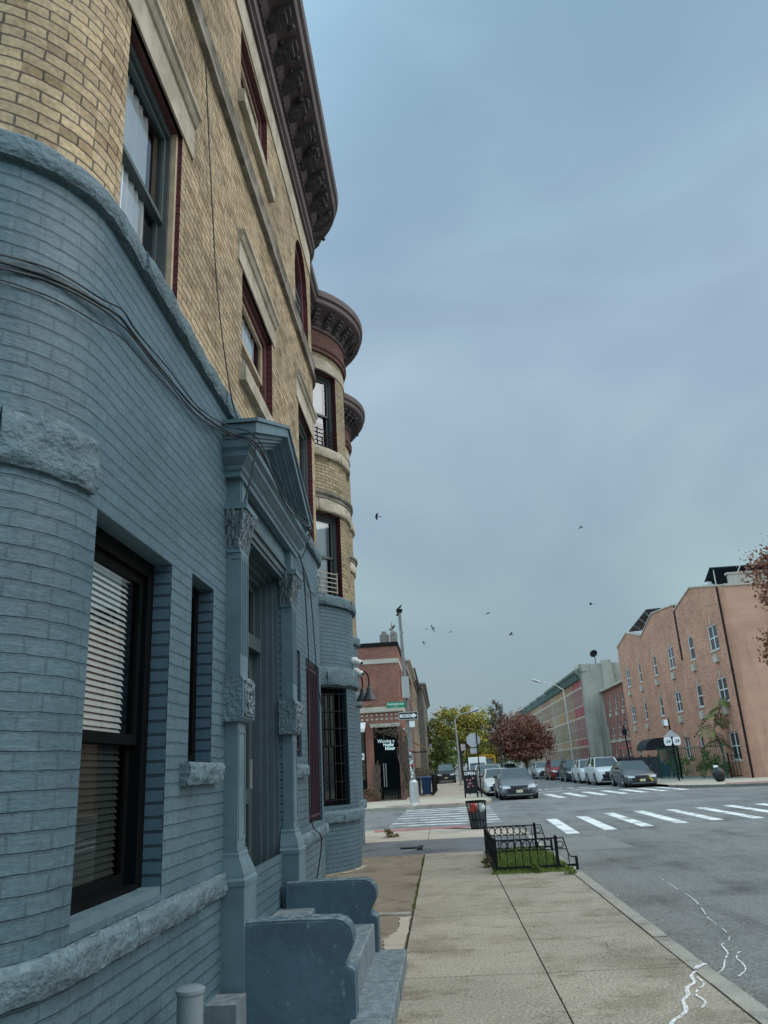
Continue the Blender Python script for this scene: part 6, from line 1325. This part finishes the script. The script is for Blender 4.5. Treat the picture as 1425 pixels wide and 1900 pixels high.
# shrubs behind the green fence, foot-of-wall details, patches
for i,(x,y,z,rx_,ry_,rz_,mt,lab) in enumerate(((15.8,56.3,.7,.7,1.6,.7,lf_g,'dark green shrub behind the left part of the green fence'),(16.6,53.6,.8,.7,1.1,.8,lf_g,'dark green shrub in the middle behind the green fence'),(17.3,52.2,.6,.5,.6,.6,lf_a,'pale green shrub at the foot of the spindly tree'),(19.4,51.2,.5,.7,.5,.5,lf_b,'reddish low shrub behind the black iron fence'))):
    m=MB(); leafcloud(m,[(x,y,z,rx_,ry_,rz_)],700,.13,90+i,shell=.1); 
    for k in range(7): m.tube([(x,y,0),(x+rx_*.6*math.cos(k),y+ry_*.6*math.sin(k),z)],.02,4)
    tag(m.build('shrub',mt),lab,'shrub',group='shrubs along the garden fences')
def blotch(name,pts,z,mat,seed,amp=.04):
    m=MB(); P=[]; random.seed(seed)
    for (a,b) in zip(pts,pts[1:]+pts[:1]):
        for k in range(8):
            t_=k/8; P.append((a[0]+(b[0]-a[0])*t_+random.gauss(0,amp*.4),a[1]+(b[1]-a[1])*t_+random.gauss(0,amp*.4),z))
    m.add(P,[tuple(range(len(P)))]); return tag(m.build(name,mat),kind='structure')
blotch('peeled_whitewash',[(-1.95,13.1),(-1.62,13.42),(-1.42,13.9),(-1.38,14.4),(-1.46,14.35),(-1.55,13.75),(-1.75,13.35)],.004,newconc,5,.05)
blotch('mortar_smear',[(-.62,7.7),(-.46,7.7),(-.455,9.3),(-.58,9.3),(-.54,8.7),(-.66,8.2)],.002,newconc,6,.03)
blotch('mortar_smear',[(-1.4,9.5),(-.46,9.45),(-.46,9.62),(-1.4,9.68)],.002,curbm,7,.03)
m=MB(); m.box(-.95,-.62,16.9,17.15,-.004,.012); m.box(-.60,-.50,16.6,17.3,-.004,.02); tag(m.build('drain_fragment',iron),kind='structure')
tarm=groundmat('tar_seam',(.045,.046,.046),.2,5,(60,.8,1.2),bs=.3)
lightp=groundmat('light_asphalt',(.19,.19,.18),.12,.6,(45,.6,1.3),bs=.5)
blotch('road_patch',[(5.2,12.0),(8.6,12.6),(8.9,15.2),(5.4,14.8)],-.1275,groundmat('dark_asphalt',(.125,.125,.12),.12,.8,(45,.6,1.35),bs=.5),8,.05)
blotch('road_patch',[(2.3,16.2),(3.6,16.4),(3.5,19.0),(2.3,18.9)],-.1275,lightp,9,.05)
blotch('road_patch',[(4,29),(11,30),(11,32.2),(4,31.3)],-.1275,lightp,10,.08)
def seam(pts,w_,z,seed):
    m=MB(); prev=None; P=[]
    for (a,b) in zip(pts,pts[1:]):
        for k in range(10): P.append((a[0]+(b[0]-a[0])*k/10,a[1]+(b[1]-a[1])*k/10))
    for i,p in enumerate(P):
        a=P[max(i-1,0)]; b=P[min(i+1,len(P)-1)]; dx,dy=b[0]-a[0],b[1]-a[1]; l=math.hypot(dx,dy) or 1; nx,ny=-dy/l,dx/l; o=.05*noise.noise(Vector((i*.5,seed,0))); f=w_*(1+.5*noise.noise(Vector((i*.8,seed,4))))
        cur=((p[0]+nx*(f+o),p[1]+ny*(f+o),z),(p[0]-nx*(f-o),p[1]-ny*(f-o),z))
        if prev: m.quad(prev[1],cur[1],cur[0],prev[0])
        prev=cur
    tag(m.build('tar_seam',tarm),kind='structure')
seam([(2.0,24.2),(9,24.8),(14,24.0)],.02,-.1265,3); seam([(-4,24.4),(2,24.3)],.018,-.1265,4)
seam([(.70,10.9),(.95,10.6),(1.15,10.75),(1.5,10.4),(1.73,10.5)],.002,.002,5); seam([(.9,12.4),(1.0,11.9),(1.2,11.6),(1.25,11.2)],.0018,.002,6); seam([(-.3,14.3),(.0,14.2),(.3,14.35)],.002,.002,7); seam([(1.0,8.1),(1.3,7.6),(1.25,7.2),(1.6,6.9)],.0015,.002,8)
# small debris on pavement and road
random.seed(99)
dm=plain('dry_litter',(.20,.15,.09),.9,bs=0); dw=plain('pale_litter',(.6,.6,.58),.8,bs=0)
m=MB()
for k in range(420):
    if random.random()<.5: x=random.uniform(-1.3,1.8); y=random.uniform(4.5,15.5); z=.003
    else: x=random.uniform(1.95,5); y=random.uniform(6,26); z=-.124
    if random.random()<.35: x=1.95+abs(random.gauss(0,.25)); z=-.124
    s_=random.uniform(.004,.016); a=random.uniform(0,6.28); c_,d_2=math.cos(a)*s_,math.sin(a)*s_
    m.add([(x-c_,y-d_2,z),(x+d_2*.5,y-c_*.5,z+s_*.3),(x+c_,y+d_2,z),(x-d_2*.5,y+c_*.5,z+s_*.2)],[(0,1,2,3)],0 if random.random()<.7 else 1)
tag(m.build('litter_flecks',[dm,dw]),'scattered dry leaf bits and pale flecks on pavement and road','litter',kind='stuff')
